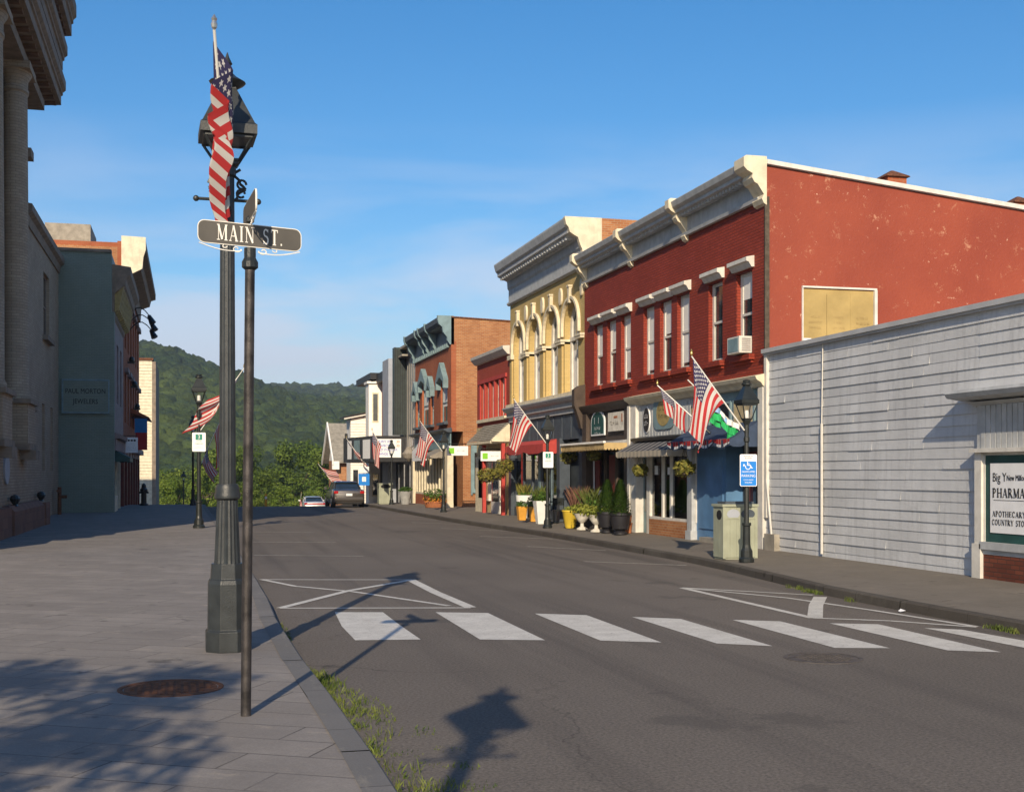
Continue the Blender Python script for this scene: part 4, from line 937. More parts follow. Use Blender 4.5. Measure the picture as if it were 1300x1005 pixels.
for m in centers:
    # hood mould, keystone
    mb=MB(); n=16; r0,r1=.60,.68
    for i in range(n):
        t0,t1=math.pi*i/n,math.pi*(i+1)/n
        q=[(m-r0*math.cos(t0),6.9+r0*1.5*math.sin(t0)),(m-r0*math.cos(t1),6.9+r0*1.5*math.sin(t1)),(m-r1*math.cos(t1),6.9+r1*1.45*math.sin(t1)),(m-r1*math.cos(t0),6.9+r1*1.45*math.sin(t0))]
        mb.prism(q,'x',11.9,12.0)
    mb.box(11.9,12.0,m-r1,m-r0,6.6,6.9).box(11.9,12,m+r0,m+r1,6.6,6.9)
    mb.build('hood_mould','cream_paint',b)
    MB().prism([(m-.045,7.66),(m+.045,7.66),(m+.065,8.2),(m-.065,8.2)],'x',11.88,12).box(11.85,12,m-.08,m+.08,8.2,8.26).build('keystone','cream_paint',b)
    # imposts and lower panelled piers beside the window
    MB().box(11.86,12.42,m+.52,m+bay-.52,6.34,6.42).box(11.84,12.42,m+.50,m+bay-.50,6.42,6.50).build('impost','cream_paint',b) if m<centers[-1] else MB().box(11.86,12.0,m+.52,u1,6.42,6.6).build('impost','cream_paint',b)
    if m==centers[0]: MB().box(11.86,12.42,u0+.02,m-.52,6.34,6.42).box(11.84,12.42,u0+.0,m-.50,6.42,6.50).build('impost','cream_paint',b)
    # window
    f=MB(); x=12.20
    for s_ in (-1,1): f.box(x,x+.07,m+s_*.52,m+s_*.40,4.6,6.9)
    f.box(x,x+.07,m-.03,m+.03,4.6,6.42).box(x-.02,x+.07,m-.52,m+.52,6.42,6.56).box(x,x+.07,m-.52,m+.52,4.55,4.68)
    n=10
    for i in range(n):
        t0,t1=math.pi*i/n,math.pi*(i+1)/n
        f.prism([(m-.52*math.cos(t0),6.9+.78*math.sin(t0)),(m-.52*math.cos(t1),6.9+.78*math.sin(t1)),(m-.40*math.cos(t1),6.9+.68*math.sin(t1)),(m-.40*math.cos(t0),6.9+.68*math.sin(t0))],'x',x,x+.07)
    f.box(x+.01,x+.06,m-.03,m+.03,6.56,7.6)
    w_=f.build('arched_window','white_paint',b)
    MB().prism([(m-.5,4.6),(m+.5,4.6),(m+.5,6.9)]+[(m+.5*math.cos(R(a_)),6.9+.74*math.sin(R(a_))) for a_ in range(20,180,20)]+[(m-.5,6.9)],'x',x+.075,x+.09).build('pane','window_glass',w_)
    MB().box(x+.06,x+.074,m-.40,m+.40,4.68,6.1).build('blind','blind_white',w_)
    if m<centers[-1]:
        mm=m+bay/2; ell(MB(),11.93,mm,8.02,.11,.30,.07).build('medallion','cream_paint',b)
    # pier between windows: capital and raised pilaster
    e=min(m+bay-.5,u1); MB().box(11.93,12.0,m+.60,e-.12,4.62,6.42).build('pier_panel','yellow_brick',b)
ell(MB(),11.93,u0+.13,8.02,.08,.28,.07).build('medallion','cream_paint',b)
MB().box(11.80,12.0,u0,u1,4.46,4.62).box(11.86,12,u0,u1,4.38,4.46).build('sill_course','cream_paint',b)
z0=8.62
cornice(MB(),12,-1,u0+.14,u1+.05,[(.0,z0),(.07,z0),(.13,z0+.05),(.13,z0+.12),(.05,z0+.14),(.05,z0+.62),(.10,z0+.70),(.12,z0+.98),(.52,z0+1.16),(.52,z0+1.28),(.60,z0+1.36),(.66,z0+1.58),(.66,z0+1.64),(0,z0+1.66)]).build('cornice','grey_white_paint',b)
mb=MB(); y=u0+.4
while y<u1: mb.box(11.54,11.86,y,y+.09,z0+1.0,z0+1.12); y+=.21
mb.build('modillions','grey_white_paint',b)
P=[(12.6,z0),(11.93,z0),(11.87,z0+.1),(11.93,z0+.2),(11.93,z0+.6),(11.86,z0+.75),(11.78,z0+1.0),(11.62,z0+1.08),(11.5,z0+1.16),(11.46,z0+1.3),(11.38,z0+1.4),(11.33,z0+1.6),(11.33,z0+1.66),(12.6,z0+1.66)]
MB().prism(P,'y',u0+.0,u0+.14).build('cornice_end','cream_paint',b)
cornice(MB(),12,-1,u0-.02,u1,[(0,3.92),(.06,3.92),(.06,4.08),(.16,4.12),(.16,4.28),(.28,4.34),(.34,4.44),(.34,4.48),(0,4.5)]).build('shop_cornice','grey_white_paint',b)
MB().prism([(12,3.3),(11.86,3.35),(11.8,3.6),(11.7,3.9),(11.62,4.1),(11.62,4.62),(11.8,4.75),(12,4.8)],'y',u0-.06,u0+.12).build('end_bracket','brown_shop_paint',b)
mb=MB().box(12.02,12.2,u0,u1,3.05,3.92)
for k in range(9): y=u0+.3+k*.7; mb.box(12.0,12.02,y,y+.06,3.1,3.9)
mb.build('shop_frieze','slate_blue_paint',b)
ue=U(711)
MB().box(11.92,12.3,u1-.28,u1,.12,3.1).box(11.92,12.3,ue-.14,ue+.1,.12,3.1).box(11.92,12.3,u0+.02,u0+.25,.12,3.1).build('pilaster','slate_blue_paint',b)
MB().box(12.6,12.8,u0,u1,.1,3.1).build('shop_backing','slate_blue_paint',b)
f=MB()
for k in range(6): y=ue+.1+(u1-.28-ue-.1)*k/5; f.box(12.08,12.18,y-.045,y+.045,.15,3.05)
f.box(12.06,12.2,ue,u1-.28,.15,.55)
f=f.build('shop_window','slate_blue_paint',b); MB().box(12.13,12.134,ue+.1,u1-.3,.55,3.0).build('pane','display_glass',f); displays(f,ue+.2,u1-.4,12.25,12.5,.55,2.0,7)
mb=MB()
for k,y in enumerate((ue+.9,ue+1.9)): mb.box(12.09,12.11,y,y+.16,.6,2.9)
mb.build('curtain','grey_blue_paint',f)
d=MB().box(12.5,12.55,u0+.5,u0+1.4,.16,2.5).build('door','grey_blue_paint',b); MB().box(12.49,12.498,u0+.62,u0+1.28,.6,2.35).build('pane','shop_glass',d)
MB().box(12.0,12.6,u0+.25,ue-.14,.1,.2).build('doorstep','stone',b)
awning(b,12,-1,U(709),U(660),3.1,2.92,.55,.34,'red_canvas','red_canvas',9.)
ctx('street')
for px,py,lb in ((668,571,'white globe wall lamp under the left end of the red awning'),(692.5,571,'white globe wall lamp under the right end of the red awning')):
    y=U(px,11.75); z=Z(py,y,11.75); s=thing('globe_lamp',(11.8,y,z),lb,'wall lamp'); MB().ball((11.75,y,z),.13).build('globe','lamp_white',s,smooth=True); MB().tube((11.8,y,z+.13),(12,y,z+.3),.02).build('bracket','black_iron',s)

ctx('right')
# ---- small red two-storey shop with shingled canopy
u0,u1=29.46,33.4
b=thing('small_red_shop_building',(12,31,.1),'narrow red two storey shop with shingled canopy, left of the yellow building','building')
zt=7.02; hs=[]
for i in range(5): a=u0+.55+i*.6; hs.append((a,a+.42,4.25,5.8))
wall(MB(),12,-1,u0,u1,3.9,6.75,hs,.25).build('front_wall','red_shop_brick',b)
MB().box(12.25,22,u0,u1,3.9,zt-.05).box(12.8,22,u0,u1,.1,3.89).box(12.01,12.25,u0,u1,6.76,zt-.05).build('side_wall','rust_brick',b)
for h in hs: sash(b,12,-1,*h,.08,blind=.6,fw=.05)
MB().box(11.90,12,u0+.4,u1-.2,4.10,4.24).build('sill','cream_paint',b)
mb=MB()
for i in range(6): a=u0+.43+i*.6; mb.box(11.95,12,a,a+.12,4.25,5.9)
mb.box(11.93,12,u0+.35,u1-.25,5.82,5.98).build('window_pilasters','red_canvas',b)
MB().prism([(12,6.7),(11.9,6.72),(11.72,6.92),(11.70,7.04),(12,7.06)],'y',u0+.05,u1+.06).build('cornice','white_paint',b)
mb=MB(); n=9; zt1,zb1=3.95,3.22
uq=U(594,11.27)
for i in range(n):
    f0,f1=i/n,(i+1)/n; x0,x1=12-.75*f0,12-.75*f1; za,zb_=zt1-(zt1-zb1)*f0,zt1-(zt1-zb1)*f1
    mb.prism([(x0,za-.03),(x0,za+.0),(x1-.02,zb_+.03),(x1-.02,zb_)],'y',u0+.12,uq)
mb.build('canopy_roof','shingle_grey',b)
MB().prism([(12,3.16),(11.24,3.16),(11.24,3.24),(12,3.92)],'y',u0+.02,u0+.12).prism([(12,3.1),(11.22,3.1),(11.22,3.2),(12,3.2)],'y',u0+.12,uq).build('canopy_fascia','cream_paint',b)
for q in (614.5,638.5): y=U(q,11.75); MB().box(11.68,11.82,y-.06,y+.06,.14,3.1).build('post','red_canvas',b)
for y in (u0+.08,): MB().box(11.92,12.2,y-.06,y+.14,.14,3.1).build('yellow_pilaster','yellow_brick',b)
MB().box(11.98,12.2,u0+.2,u1,.12,3.9).build('shop_wall','curtain',b)
d=MB().box(11.90,11.98,u0+.9,u0+1.9,.15,2.5).build('door','white_paint',b); MB().box(11.89,11.898,u0+1.02,u0+1.78,.7,2.35).build('pane','shop_glass',d)
MB().box(11.85,11.97,u1-1.2,u1-.2,.15,2.6).build('blue_grey_panel','cream_paint',b)
f=MB().box(11.86,11.98,u0+2.1,u1-.5,.7,2.6).build('shop_window','white_paint',b); MB().box(11.85,11.858,u0+2.2,u1-.6,.8,2.5).build('pane','curtain',f)

def blade_sign(y,x0,x1,z0,z1,label,words):
    s=thing('projecting_sign',((x0+x1)/2,y,z0),label,'sign')
    MB().box(x0,x1,y-.025,y+.025,z0,z1).build('panel','sign_white',s)
    hgt=z1-z0; MB().box(x0+.08*(x1-x0),x0+.33*(x1-x0),y-.029,y-.026,z0+.2*hgt,z1-.2*hgt).build('green_square','lime_green',s)
    scrawl(s,1,.05,'black_letters',(x0+.66*(x1-x0),y-.03,(z0+z1)/2),.45*(x1-x0),xd=(1,0,0),seed=13)
    MB().tube((x0,y,z1+.1),(12.0,y,z1+.1),.018).tube((x0+.1,y,z1),(x0+.1,y,z1+.1),.012).tube((x1-.1,y,z1),(x1-.1,y,z1+.1),.012).build('bracket','black_iron',s)
blade_sign(33.9,10.78,11.74,Z(578,33.9,11.2),Z(566,33.9,11.2),'white sign with green square hung at the alley, left of the canopy','www.bank')
blade_sign(29.9,10.93,11.80,Z(585,29.9,11.4),Z(572.5,29.9,11.4),'white sign with green square hung under the shingled canopy','www.bank')

# ---- brick building with blue-grey trim
u0,u1=37.2,43.9
b=thing('blue_trimmed_brick_building',(12,40,.1),'orange brick building with blue grey hooded windows and bracketed cornice','building')
zt=9.58; W4=[(37.75,38.55,6.5,7.4),(40.35,41.0,6.3,6.95),(41.1,42.1,6.7,7.5),(42.25,42.9,6.3,6.95)]
W4=[(U(568),U(559.5),6.5,7.4),(U(550.8),U(546.8),6.3,6.95),(U(544),U(536),6.7,7.5),(U(532.5),U(528.5),6.3,6.95)]
wall(MB(),12,-1,u0,u1,3.95,8.4,[(a,c,4.45,z) for a,c,z,_ in W4],.25).build('front_wall','rust_brick',b)
xe=V(645,u0); q_=(Z(408,u0,xe)-zt)/(xe-12); MB().prism([(12.25,3.95),(25,3.95),(25,zt+q_*13),(12.25,zt)],'y',u0,u1).box(12.6,25,u0+.005,u1,.1,3.94).box(12,12.25,u0,u1,8.4,zt-.02).build('side_wall','orange_brick',b)
MB().prism([(12,zt),(25,zt+q_*13),(25,zt+q_*13+.06),(12,zt+.06)],'y',u0-.04,u0+.3).build('parapet_cap','rust',b)
for a,c,z,pk in W4:
    sash(b,12,-1,a,c,4.45,z,.1,'grey_blue_paint' ,blind=.6,fw=.08)
    m=(a+c)/2; MB().prism([(a-.12,z-.35),(a+.02,z-.35),(a+.02,z),(m,z+.25),(c-.02,z),(c-.02,z-.35),(c+.12,z-.35),(c+.14,z+.1),(m,pk+.1),(a-.14,z+.1)],'x',11.74,12).build('hood','grey_blue_paint',b)
    MB().box(11.8,12,a-.1,c+.1,4.33,4.45).build('sill','slate_blue_paint',b)
zc=8.25
cornice(MB(),12,-1,u0+.15,u1+.1,[(.0,zc),(.06,zc),(.06,zc+.85),(.5,zc+.95),(.62,zc+1.1),(.66,zc+1.34),(0,zc+1.4)]).build('cornice','slate_blue_paint',b)
mb=MB(); y=u0+.3
while y<u1: mb.box(11.84,12,y,y+.12,zc-.1,zc+.1); y+=.33
mb.build('cornice_drops','grey_blue_paint',b)
P=[(12.15,zc),(11.94,zc),(11.8,zc+.2),(11.8,zc+.35),(11.6,zc+.6),(11.55,zc+.85),(11.38,zc+1.0),(11.32,zc+1.2),(11.32,zc+1.42),(12.15,zc+1.42)]
for y in (u0,u0+(u1-u0)*.36,u0+(u1-u0)*.56,u0+(u1-u0)*.66,u1-.1): MB().prism(P,'y',y,y+.15).build('cornice_bracket','grey_blue_paint',b)
MB().box(11.95,12.0,u0,u1,3.1,3.95).build('shop_frieze','grey_blue_paint',b)
MB().prism([(12,3.9),(11.8,3.92),(11.6,4.02),(11.6,4.08),(12,4.14)],'y',u0-.08,u1).build('shop_cornice','slate_blue_paint',b)
MB().box(11.8,12.1,u0-.02,u0+.42,.35,3.1).box(11.74,12.1,u0-.05,u0+.46,.12,.42).box(11.8,12.1,u1-.3,u1,.15,3.1).build('pilaster','cream_paint',b)
f=MB(); n=10
for i in range(n+1): y=u0+.7+(u1-.6-u0-.7)*i/n; f.box(11.9,12,y-.045,y+.045,.8,3.0)
f.box(11.88,12,u0+.65,u1-.55,.74,.84)
f=f.build('shop_window','cream_paint',b); MB().box(11.97,11.99,u0+.7,u1-.6,.84,3.0).build('pane','shop_glass',f)
mb=MB()
for i in range(n): 
    if i in (3,6): continue
    y=u0+.7+(u1-1.3-u0)*i/n; mb.box(11.955,11.965,y+.1,y+.32,.9,2.9)
mb.build('curtains','curtain',f)
MB().box(11.88,12,u0+.6,u1-.5,.1,.74).build('brick_base','rust_brick',b)
awning(b,12,-1,u0+.5,u0+2.6,3.15,2.75,.9,.12,'grey_canvas','grey_canvas',9.)
s=thing('white_shop_board',(11.7,42,2.4),'white scalloped shop board with red lettering beside the grey awning','sign')
y0_,y1_=U(541,11.6),U(523.5,11.6)
MB().prism([(y0_,2.55),(y1_,2.55),(y1_,3.1),((y0_+y1_)/2+.6,3.3),((y0_+y1_)/2,3.55),((y0_+y1_)/2-.6,3.3),(y0_,3.1)],'x',11.58,11.62).build('panel','sign_white',s)
scrawl(s,1,.3,'banner_red',(11.57,(y0_+y1_)/2,2.85),1.6,seed=12); MB().box(11.57,11.58,(y0_+y1_)/2-.2,(y0_+y1_)/2+.2,3.1,3.3).build('leaf_emblem','lime_green',s)
v0,v1=V(599.5,u0),V(611,u0)
f=MB().box(v0,v1+.2,u0-.06,u0,.9,3.15).build('side_window','grey_blue_paint',b); MB().box(v0+.1,v1+.1,u0-.068,u0-.061,1.1,2.9).build('pane','shop_glass',f)
MB().box(v0-.08,v0+.0,u0-.06,u0,.8,3.25).box(v0-.08,v1+.3,u0-.07,u0,3.15,3.3).build('shutter','grey_blue_paint',f)

# ---- theatre with marquee
u0,u1=43.95,49.6; uf=45.9
b=thing('theatre_building',(12,46,.05),'grey panelled theatre with tall dark fin and lit movie marquee','theatre')
ztop=Z(434,44.5,12)
MB().box(12.0,26,u0,uf+.6,.0,ztop).build('panel_wall','galvanised',b)
xf=V(500.5,uf); zf_=Z(441,uf,11.5)
MB().box(xf,12.1,uf,uf+.45,Z(552,46,11),zf_).build('fin','dark_green_metal',b)
mb=MB()
for i in range(5): xx=xf+(12.0-xf)*(i+.2)/5; mb.box(xx,xx+.05,uf-.03,uf,Z(552,46,11),zf_-.1*i)
mb.build('fin_ribs','dark_trim',b)
MB().box(V(493,48),26,48,u1+.0,-.1,Z(455,48,11.6)).build('wall','grey_siding',b)
mb=MB()
for i in range(4): mb.box(11.98,12,u0+.25+i*.45,u0+.28+i*.45,3,ztop-.1)
mb.box(11.5,12,u0+1.0,uf,ztop-.75,ztop-.65).box(11.6,12,u0+.3,uf,ztop-.25,ztop-.12).build('ribs','stone',b)
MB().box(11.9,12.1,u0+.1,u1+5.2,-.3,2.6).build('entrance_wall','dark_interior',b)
mb=MB(); 
for k in range(3): y=u0+.6+k*1.3; mb.box(11.85,11.9,y,y+.08,.1,2.4)
mb.build('door_frames','galvanised',b)
um=46.0; zb_,zt_=Z(586,um,11),Z(553,um,11)
mq=thing('marquee',(11,48,zb_),'projecting black movie marquee with white letter board','marquee')
MB().prism([(12.1,um),(10.02,um),(9.05,50.3),(10.02,52.3),(12.1,52.3)],'z',zb_,zt_).build('box','dark_trim',mq)
MB().box(V(475,um),V(509,um),um-.04,um-.005,Z(580.5,um,11),Z(557,um,11)).build('letter_board','sign_white',mq)
for i,(wd,num) in enumerate((('SMURFS 3D','30'),('COWBOYS','30'),('CRAZY STUPID LOVE',''),('CHANGE UP',''))):
    z=Z(560.5+5.2*i,um,11); x0=V(477,um)
    text(wd,.22,'blue_letters',mq,(x0,um-.045,z),xd=(1,0,0),sx=.62 if len(wd)>12 else .8,align='LEFT')
    if num: text(num,.22,'orange_letters',mq,(V(505,um),um-.045,z),xd=(1,0,0),sx=1)
MB().box(9.1,9.25,49.9,50.1,zt_,zt_+.3).build('finial','dark_trim',mq)
sx_=lambda f,o=.012:(10.02-(10.02-9.05)*f-o,um+(50.3-um)*f)
for f0,f1,m_ in ((.08,.32,'sign_white'),(.42,.62,'grey_blue_paint'),(.7,.85,'sign_white')):
    (xa,ya),(xb,yb)=sx_(f0),sx_(f1); MB().quad((xa,ya,zb_+.2),(xb,yb,zb_+.2),(xb,yb,zt_-.2),(xa,ya,zt_-.2)).build('side_panel',m_,mq)

# ---- building with white bay window
u0,u1=49.65,57.1
b=thing('bay_window_building',(12,53,-.1),'narrow brick house with tall white bay window beyond the theatre','building')
zt=8.3
MB().box(12,24,u0,u1,-.4,zt).build('wall','rust_brick',b)
bx=11.15; b0,b1=52.5,53.5; bd_=.12
MB().prism([(12,b0-bd_),(bx,b0),(bx,b1),(12,b1+.4)],'z',3.6,7.9).prism([(12,b0-bd_-.01),(bx+.01,b0),(bx+.01,b1),(12,b1)],'z',-.4,3.6).build('bay','bright_white',b)
def bwin(y0_,x0,x1,z0,z1):
    f=MB().prism([(x0,y0_(x0)-.03),(x1,y0_(x1)-.03),(x1,y0_(x1)-.004),(x0,y0_(x0)-.004)],'z',z0,z1).build('bay_window','cream_paint',b); MB().prism([(x0+.06,y0_(x0+.06)-.05),(x1-.06,y0_(x1-.06)-.05),(x1-.06,y0_(x1-.06)-.032),(x0+.06,y0_(x0+.06)-.032)],'z',z0+.1,z1-.1).build('pane','window_glass',f)
g=lambda x:b0-bd_*(x-bx)/(12-bx)
bwin(g,bx+.22,12-.22,5.3,7.3); bwin(g,bx+.22,12-.22,3.3,4.3); bwin(g,bx+.2,12-.2,.3,1.9)
MB().prism([(12.3,u0),(12.3,u0+.02)],'z',0,.01) if 0 else None
MB().prism([(12,b0-bd_-.1),(bx-.12,b0-.08),(bx-.12,b1),(12,b1)],'z',7.9,8.05).build('bay_cornice','bright_white',b)
MB().box(11.6,12.1,u0+.1,b0-.3,7.9,8.5).box(11.2,12.1,b0-.3,u1,8.16,8.6).build('cornice','dark_trim',b); MB().box(11.7,11.75,u0+.08,u0+.12,7.9,8.2).box(11.5,12.3,u0+.0,u0+.09,8.15,8.65).build('cornice_end','cream_paint',b)
MB().prism([(12,b0-bd_),(bx+.1,b0),(bx+.1,b1),(12,b1)],'z',8.05,8.1).build('bay_roof','dark_trim',b)
MB().box(11.97,12,u0+1,u0+1.7,5.3,7).build('shutters','orange_brick',b)

# ---- white clapboard house
u0,u1=57.6,59.2
b=thing('white_clapboard_house',(11,61,-.6),'small white clapboard house with low grey roof beyond the bay window','house')
zt=5.9; x0=10.9
mb=MB().prism([(x0,-2),(22,-2),(22,8),(x0,zt)],'y',u0,u1)
for i in range(34):
    z=-.9+i*.2
    if z<zt-.2: mb.prism([(x0-.03,z),(12.6,z),(12.6,z+.02),(x0-.03,z+.02)],'y',u0-.03,u0-.002)
mb.build('wall','bright_white',b)
MB().prism([(x0-.5,zt+.0),(x0-.5,zt+.12),(22.4,8.5),(22.4,8.35)],'y',u0-.25,u1+.25).build('roof','dark_trim',b)
MB().prism([(x0-.5,zt-.1),(x0-.5,zt+.0),(22.4,8.35),(22.4,8.2)],'y',u0-.22,u0-.1).build('eave_board','bright_white',b)
for x,z in ((11.25,.9),(12.3,.9)):
    f=MB().box(x-.25,x+.25,u0-.06,u0-.031,z,z+1.3).build('window','bright_white',b); MB().box(x-.18,x+.18,u0-.068,u0-.061,z+.08,z+1.22).build('pane','window_glass',f)
# ---- little gabled cottage
u0,u1=69,74
b=thing('gabled_cottage',(12.5,71,-1.5),'small cottage with steep gable, white bargeboard and orange side wall','house')
MB().prism([(12.0,-3.5),(20,-3.5),(20,3.0),(12.0,3.0)],'y',u0,u1).build('wall','orange_brick',b)
MB().prism([(u0-.4,2.75),(u0-.4,2.95),((u0+u1)/2,6.35),(u1+.4,2.95),(u1+.4,2.75),((u0+u1)/2,6.05)],'x',11.5,20).build('roof','shingle_grey',b)
MB().prism([(u0,3.0),((u0+u1)/2,6.05),(u1,3.0)],'x',12.0,12.2).build('gable','bright_white',b)
MB().prism([(u0-.5,2.6),(u0-.5,2.98),((u0+u1)/2,6.45),(u1+.5,2.98),(u1+.5,2.6),((u0+u1)/2,6.05)],'x',11.38,11.5).box(11.4,12.0,u0-.45,u0-.2,2.2,2.9).build('bargeboard','bright_white',b)
ctx('left')
# ================================================================ LEFT SIDE OF THE STREET (front walls face +x, in the shade)
# ---- bank with giant half columns
b=thing('bank_building',(-6,26,.1),'monumental pale brick bank with half columns and stepped heavy cornices','building')
UE=31.4
hs=[(30.0,30.5,4.4,6.4),(30.0,30.5,8.0,11.8)]
wall(MB(),-5.3,1,19.6,UE,.1,14.7,[(29.75,30.35,7.6,12.6)],.3).build('front_wall','bank_brick',b)
MB().box(-22,-5.6,19.6,UE-.01,.1,19.3).build('side_wall','bank_brick',b)  # extra height above the cornice, out of view, added to shade the green wall
MB().box(-5.36,-5.34,29.75,30.35,7.6,12.6).build('tall_window','dark_interior',b)
for u in (21.3,24.6,28.1):
    c=(-4.98,u,0)
    MB().lathe([(.46,4.15),(.46,4.3),(.40,4.42),(.395,8),(.36,13.5),(.36,13.55),(.40,13.6),(.40,13.7),(.37,13.75),(.38,14.0),(.50,14.2),(.50,14.35)],c,24).box(c[0]-.5,c[0]+.52,u-.52,u+.52,14.2,14.42).build('half_column','bank_brick',b,smooth=True)
    MB().box(-5.3,-4.50,u-.62,u+.62,2.75,4.0).build('pedestal','bank_brick',b)
    MB().box(-5.3,-4.40,u-.72,u+.72,4.0,4.14).box(-5.3,-4.44,u-.66,u+.66,2.6,2.78).box(-5.3,-4.32,u-.34,u+.34,2.3,2.6).build('pedestal_moulding','dark_stone',b)
mb=MB(); mb.prism([(-5.3,3.95),(-4.98,3.95),(-4.88,4.05),(-4.88,4.15),(-5.0,4.22),(-5.3,4.25)],'y',19.6,UE).build('string_course','dark_stone',b)
MB().box(-5.3,-4.78,19.6,UE-.4,.1,2.6).box(-5.3,-5.0,19.6,UE-.1,2.6,2.75).build('lower_wall','bank_brick',b)
mb=MB().box(-4.80,-4.5,19.6,25.2,.1,.95).box(-4.80,-4.45,25.3,30.2,.1,.82).prism([(-4.8,.82),(-4.45,.82),(-4.6,.98),(-4.8,.98)],'y',25.3,30.2).box(-4.8,-4.40,30.2,31.0,.1,.9).build('plinth','plinth_brick',b)
for u in (26.1,30.4): s=thing('ball_finial',(-4.6,u,.95),'small dark round finial on the bank plinth, '+('nearer one' if u<28 else 'farther one'),'finial'); MB().lathe([(.10,.95),(.06,1.0),(.12,1.08),(.15,1.16),(.11,1.24),(.02,1.28)],(-4.6,u,0),10).build('ball','black_iron',s)
s=thing('wall_plaque',(-4.76,25.9,1.7),'oval grey plaque on the lower bank wall','plaque'); ell(MB(),-4.78,25.75,2.0,.33,.42,.05).build('panel','grey_siding',s)
# entablature and stepped cornices
def mould(z,h,p,u1):
    return [(-6,z),(p-.75,z),(p-.75,z+.15*h),(p-.16,z+.2*h),(p-.16,z+.5*h),(p-.1,z+.53*h),(p-.1,z+.62*h),(p,z+.7*h),(p,z+h),(-6,z+h)]
MB().box(-6,-4.62,19.6,UE-.2,14.42,14.75).box(-6,-4.7,19.6,UE-.15,14.75,15.0).build('architrave','dark_stone',b)
for i,(z,h,p,ue) in enumerate(((14.75,1.05,-4.02,UE+.55),(15.95,1.05,-3.95,UE+.45),(17.0,1.35,-3.62,UE+.2))):
    MB().prism(mould(z,h,p,ue),'y',19.2,ue).build('cornice','dark_stone',b)
    mb=MB(); y=19.6
    while y<ue-.2: mb.box(p-.72,p-.3,y,y+.22,z+.12*h,z+.29*h); y+=.5
    mb.build('dentils','soffit_wood',b)
MB().box(-5.3,-5.0,UE-.5,UE+.0,12.7,13.0).box(-5.3,-5.0,29.6,30.5,7.3,7.6).build('window_ledge','dark_stone',b)
# ---- recessed wing
b=thing('bank_wing',(-6,35,.1),'low plain brick wing between the bank and the green painted wall','building')
wall(MB(),-5.3,1,UE,39.05,.1,11.0,[(35.2,36.6,7.3,9.8),(34.9,35.5,2.0,4.6),(36.9,37.5,2.0,4.6)],.25).build('front_wall','bank_brick',b)
MB().box(-18,-5.55,UE,39.05,.1,11.2).build('side_wall','bank_brick',b)
cornice(MB(),-5.3,1,UE,39.05,[(0,10.6),(.06,10.6),(.1,10.9),(.25,11.0),(.25,11.25),(0,11.3)]).build('cornice','dark_stone',b)
sash(b,-5.3,1,35.2,36.6,7.3,9.8,.12,'dark_stone'); sash(b,-5.3,1,34.9,35.5,2.,4.6,.12,'rust_brick'); sash(b,-5.3,1,36.9,37.5,2.,4.6,.12,'rust_brick')
MB().box(-5.3,-5.1,35.0,36.8,7.1,7.28).build('sill','dark_stone',b)
s=thing('standpipe',(-5.1,37.6,.15),'rusty wall standpipe at the foot of the wing','pipe'); MB().tube((-5.05,37.6,.15),(-5.05,37.6,1.3),.08).tube((-5.05,37.6,.9),(-4.75,37.6,.9),.07).tube((-5.05,37.6,1.1),(-5.05,37.2,1.15),.07).build('pipe','rust',s)

# ---- green painted building
u0,u1=39.1,45.9; G=-3.1
b=thing('green_painted_building',(-6,42,.1),'building with green painted brick end wall and bracketed brown cornice','building')
MB().box(-16,G-.3,u0,u1,.1,11.62).box(G-.3,G,u0,u0+.5,.1,11.6).build('end_wall','green_painted_brick',b)
MB().box(-15,G,u0-.05,u0+.3,11.62,11.75).build('coping','dark_stone',b)
hs=[(u0+.9+i*1.9,u0+1.9+i*1.9,5.2,8.0) for i in range(3)]
wall(MB(),G,1,u0+.5,u1,3.4,10.2,hs,.3).build('front_wall','mauve_paint',b)
for h in hs: sash(b,G,1,*h,.12,'mauve_paint')
MB().box(G-.3,G,u0+.5,u1,10.2,11.6).build('attic','grey_blue_paint',b)
cornice(MB(),G,1,u0+.35,u1,[(0,8.9),(.08,9.0),(.1,9.9),(.55,10.3),(.6,10.6),(.78,10.8),(.8,11.1),(0,11.2)]).build('cornice','dark_stone',b)
mb=MB(); y=u0+.5
while y<u1-.1: mb.prism([(G+.1,9.1),(G+.3,9.2),(G+.5,10.3),(G+.1,10.3)],'y',y,y+.16); y+=.55
mb.build('cornice_brackets','gold_sign',b)
MB().box(G,G+.12,u0+.0,u0+.35,.12,9).build('corner_pilaster','green_painted_brick',b)
MB().prism([(G,3.4),(G+.35,3.45),(G+.4,3.6),(G,3.75)],'y',u0+.3,u1).box(G,G+.18,u0+.3,u1,2.9,3.4).build('shop_cornice','mauve_paint',b)
f=MB().box(G-.1,G+.05,u0+.35,u0+.5,.9,2.9).box(G-.1,G+.05,u0+2.2,u0+2.35,.15,2.9).box(G-.1,G+.05,u0+4.2,u0+4.35,.15,2.9).box(G-.1,G+.1,u0+.35,u0+2.2,.15,.85).build('shop_front','cream_paint',b)
MB().box(G-.28,G-.2,u0+.5,u1,.12,2.9).build('pane','shop_glass',f)
awning(b,G,1,u0+1.0,u0+3.4,2.95,2.6,.7,.2,'teal_paint','teal_paint',.4)
s=thing('jeweller_sign',(-4.1,39.05,2.9),'pale green framed board lettered jewelers on the green end wall','sign')
x0,x1=V(78.5,u0),V(139,u0); z0,z1=Z(525,u0,-4),Z(481.5,u0,-4)
MB().box(x0,x1,u0-.09,u0-.001,z0,z1).build('frame','grey_blue_paint',s); MB().box(x0+.08,x1-.05,u0-.10,u0-.091,z0+.08,z1-.07).build('panel','green_painted_brick',s)
xm=(x0+x1)/2; serif('PAUL MORTON'.replace('L','L') if 0 else 'PAU',.01,'black_letters',s,(xm,u0-.095,z0+.1),xd=(1,0,0)) if 0 else None
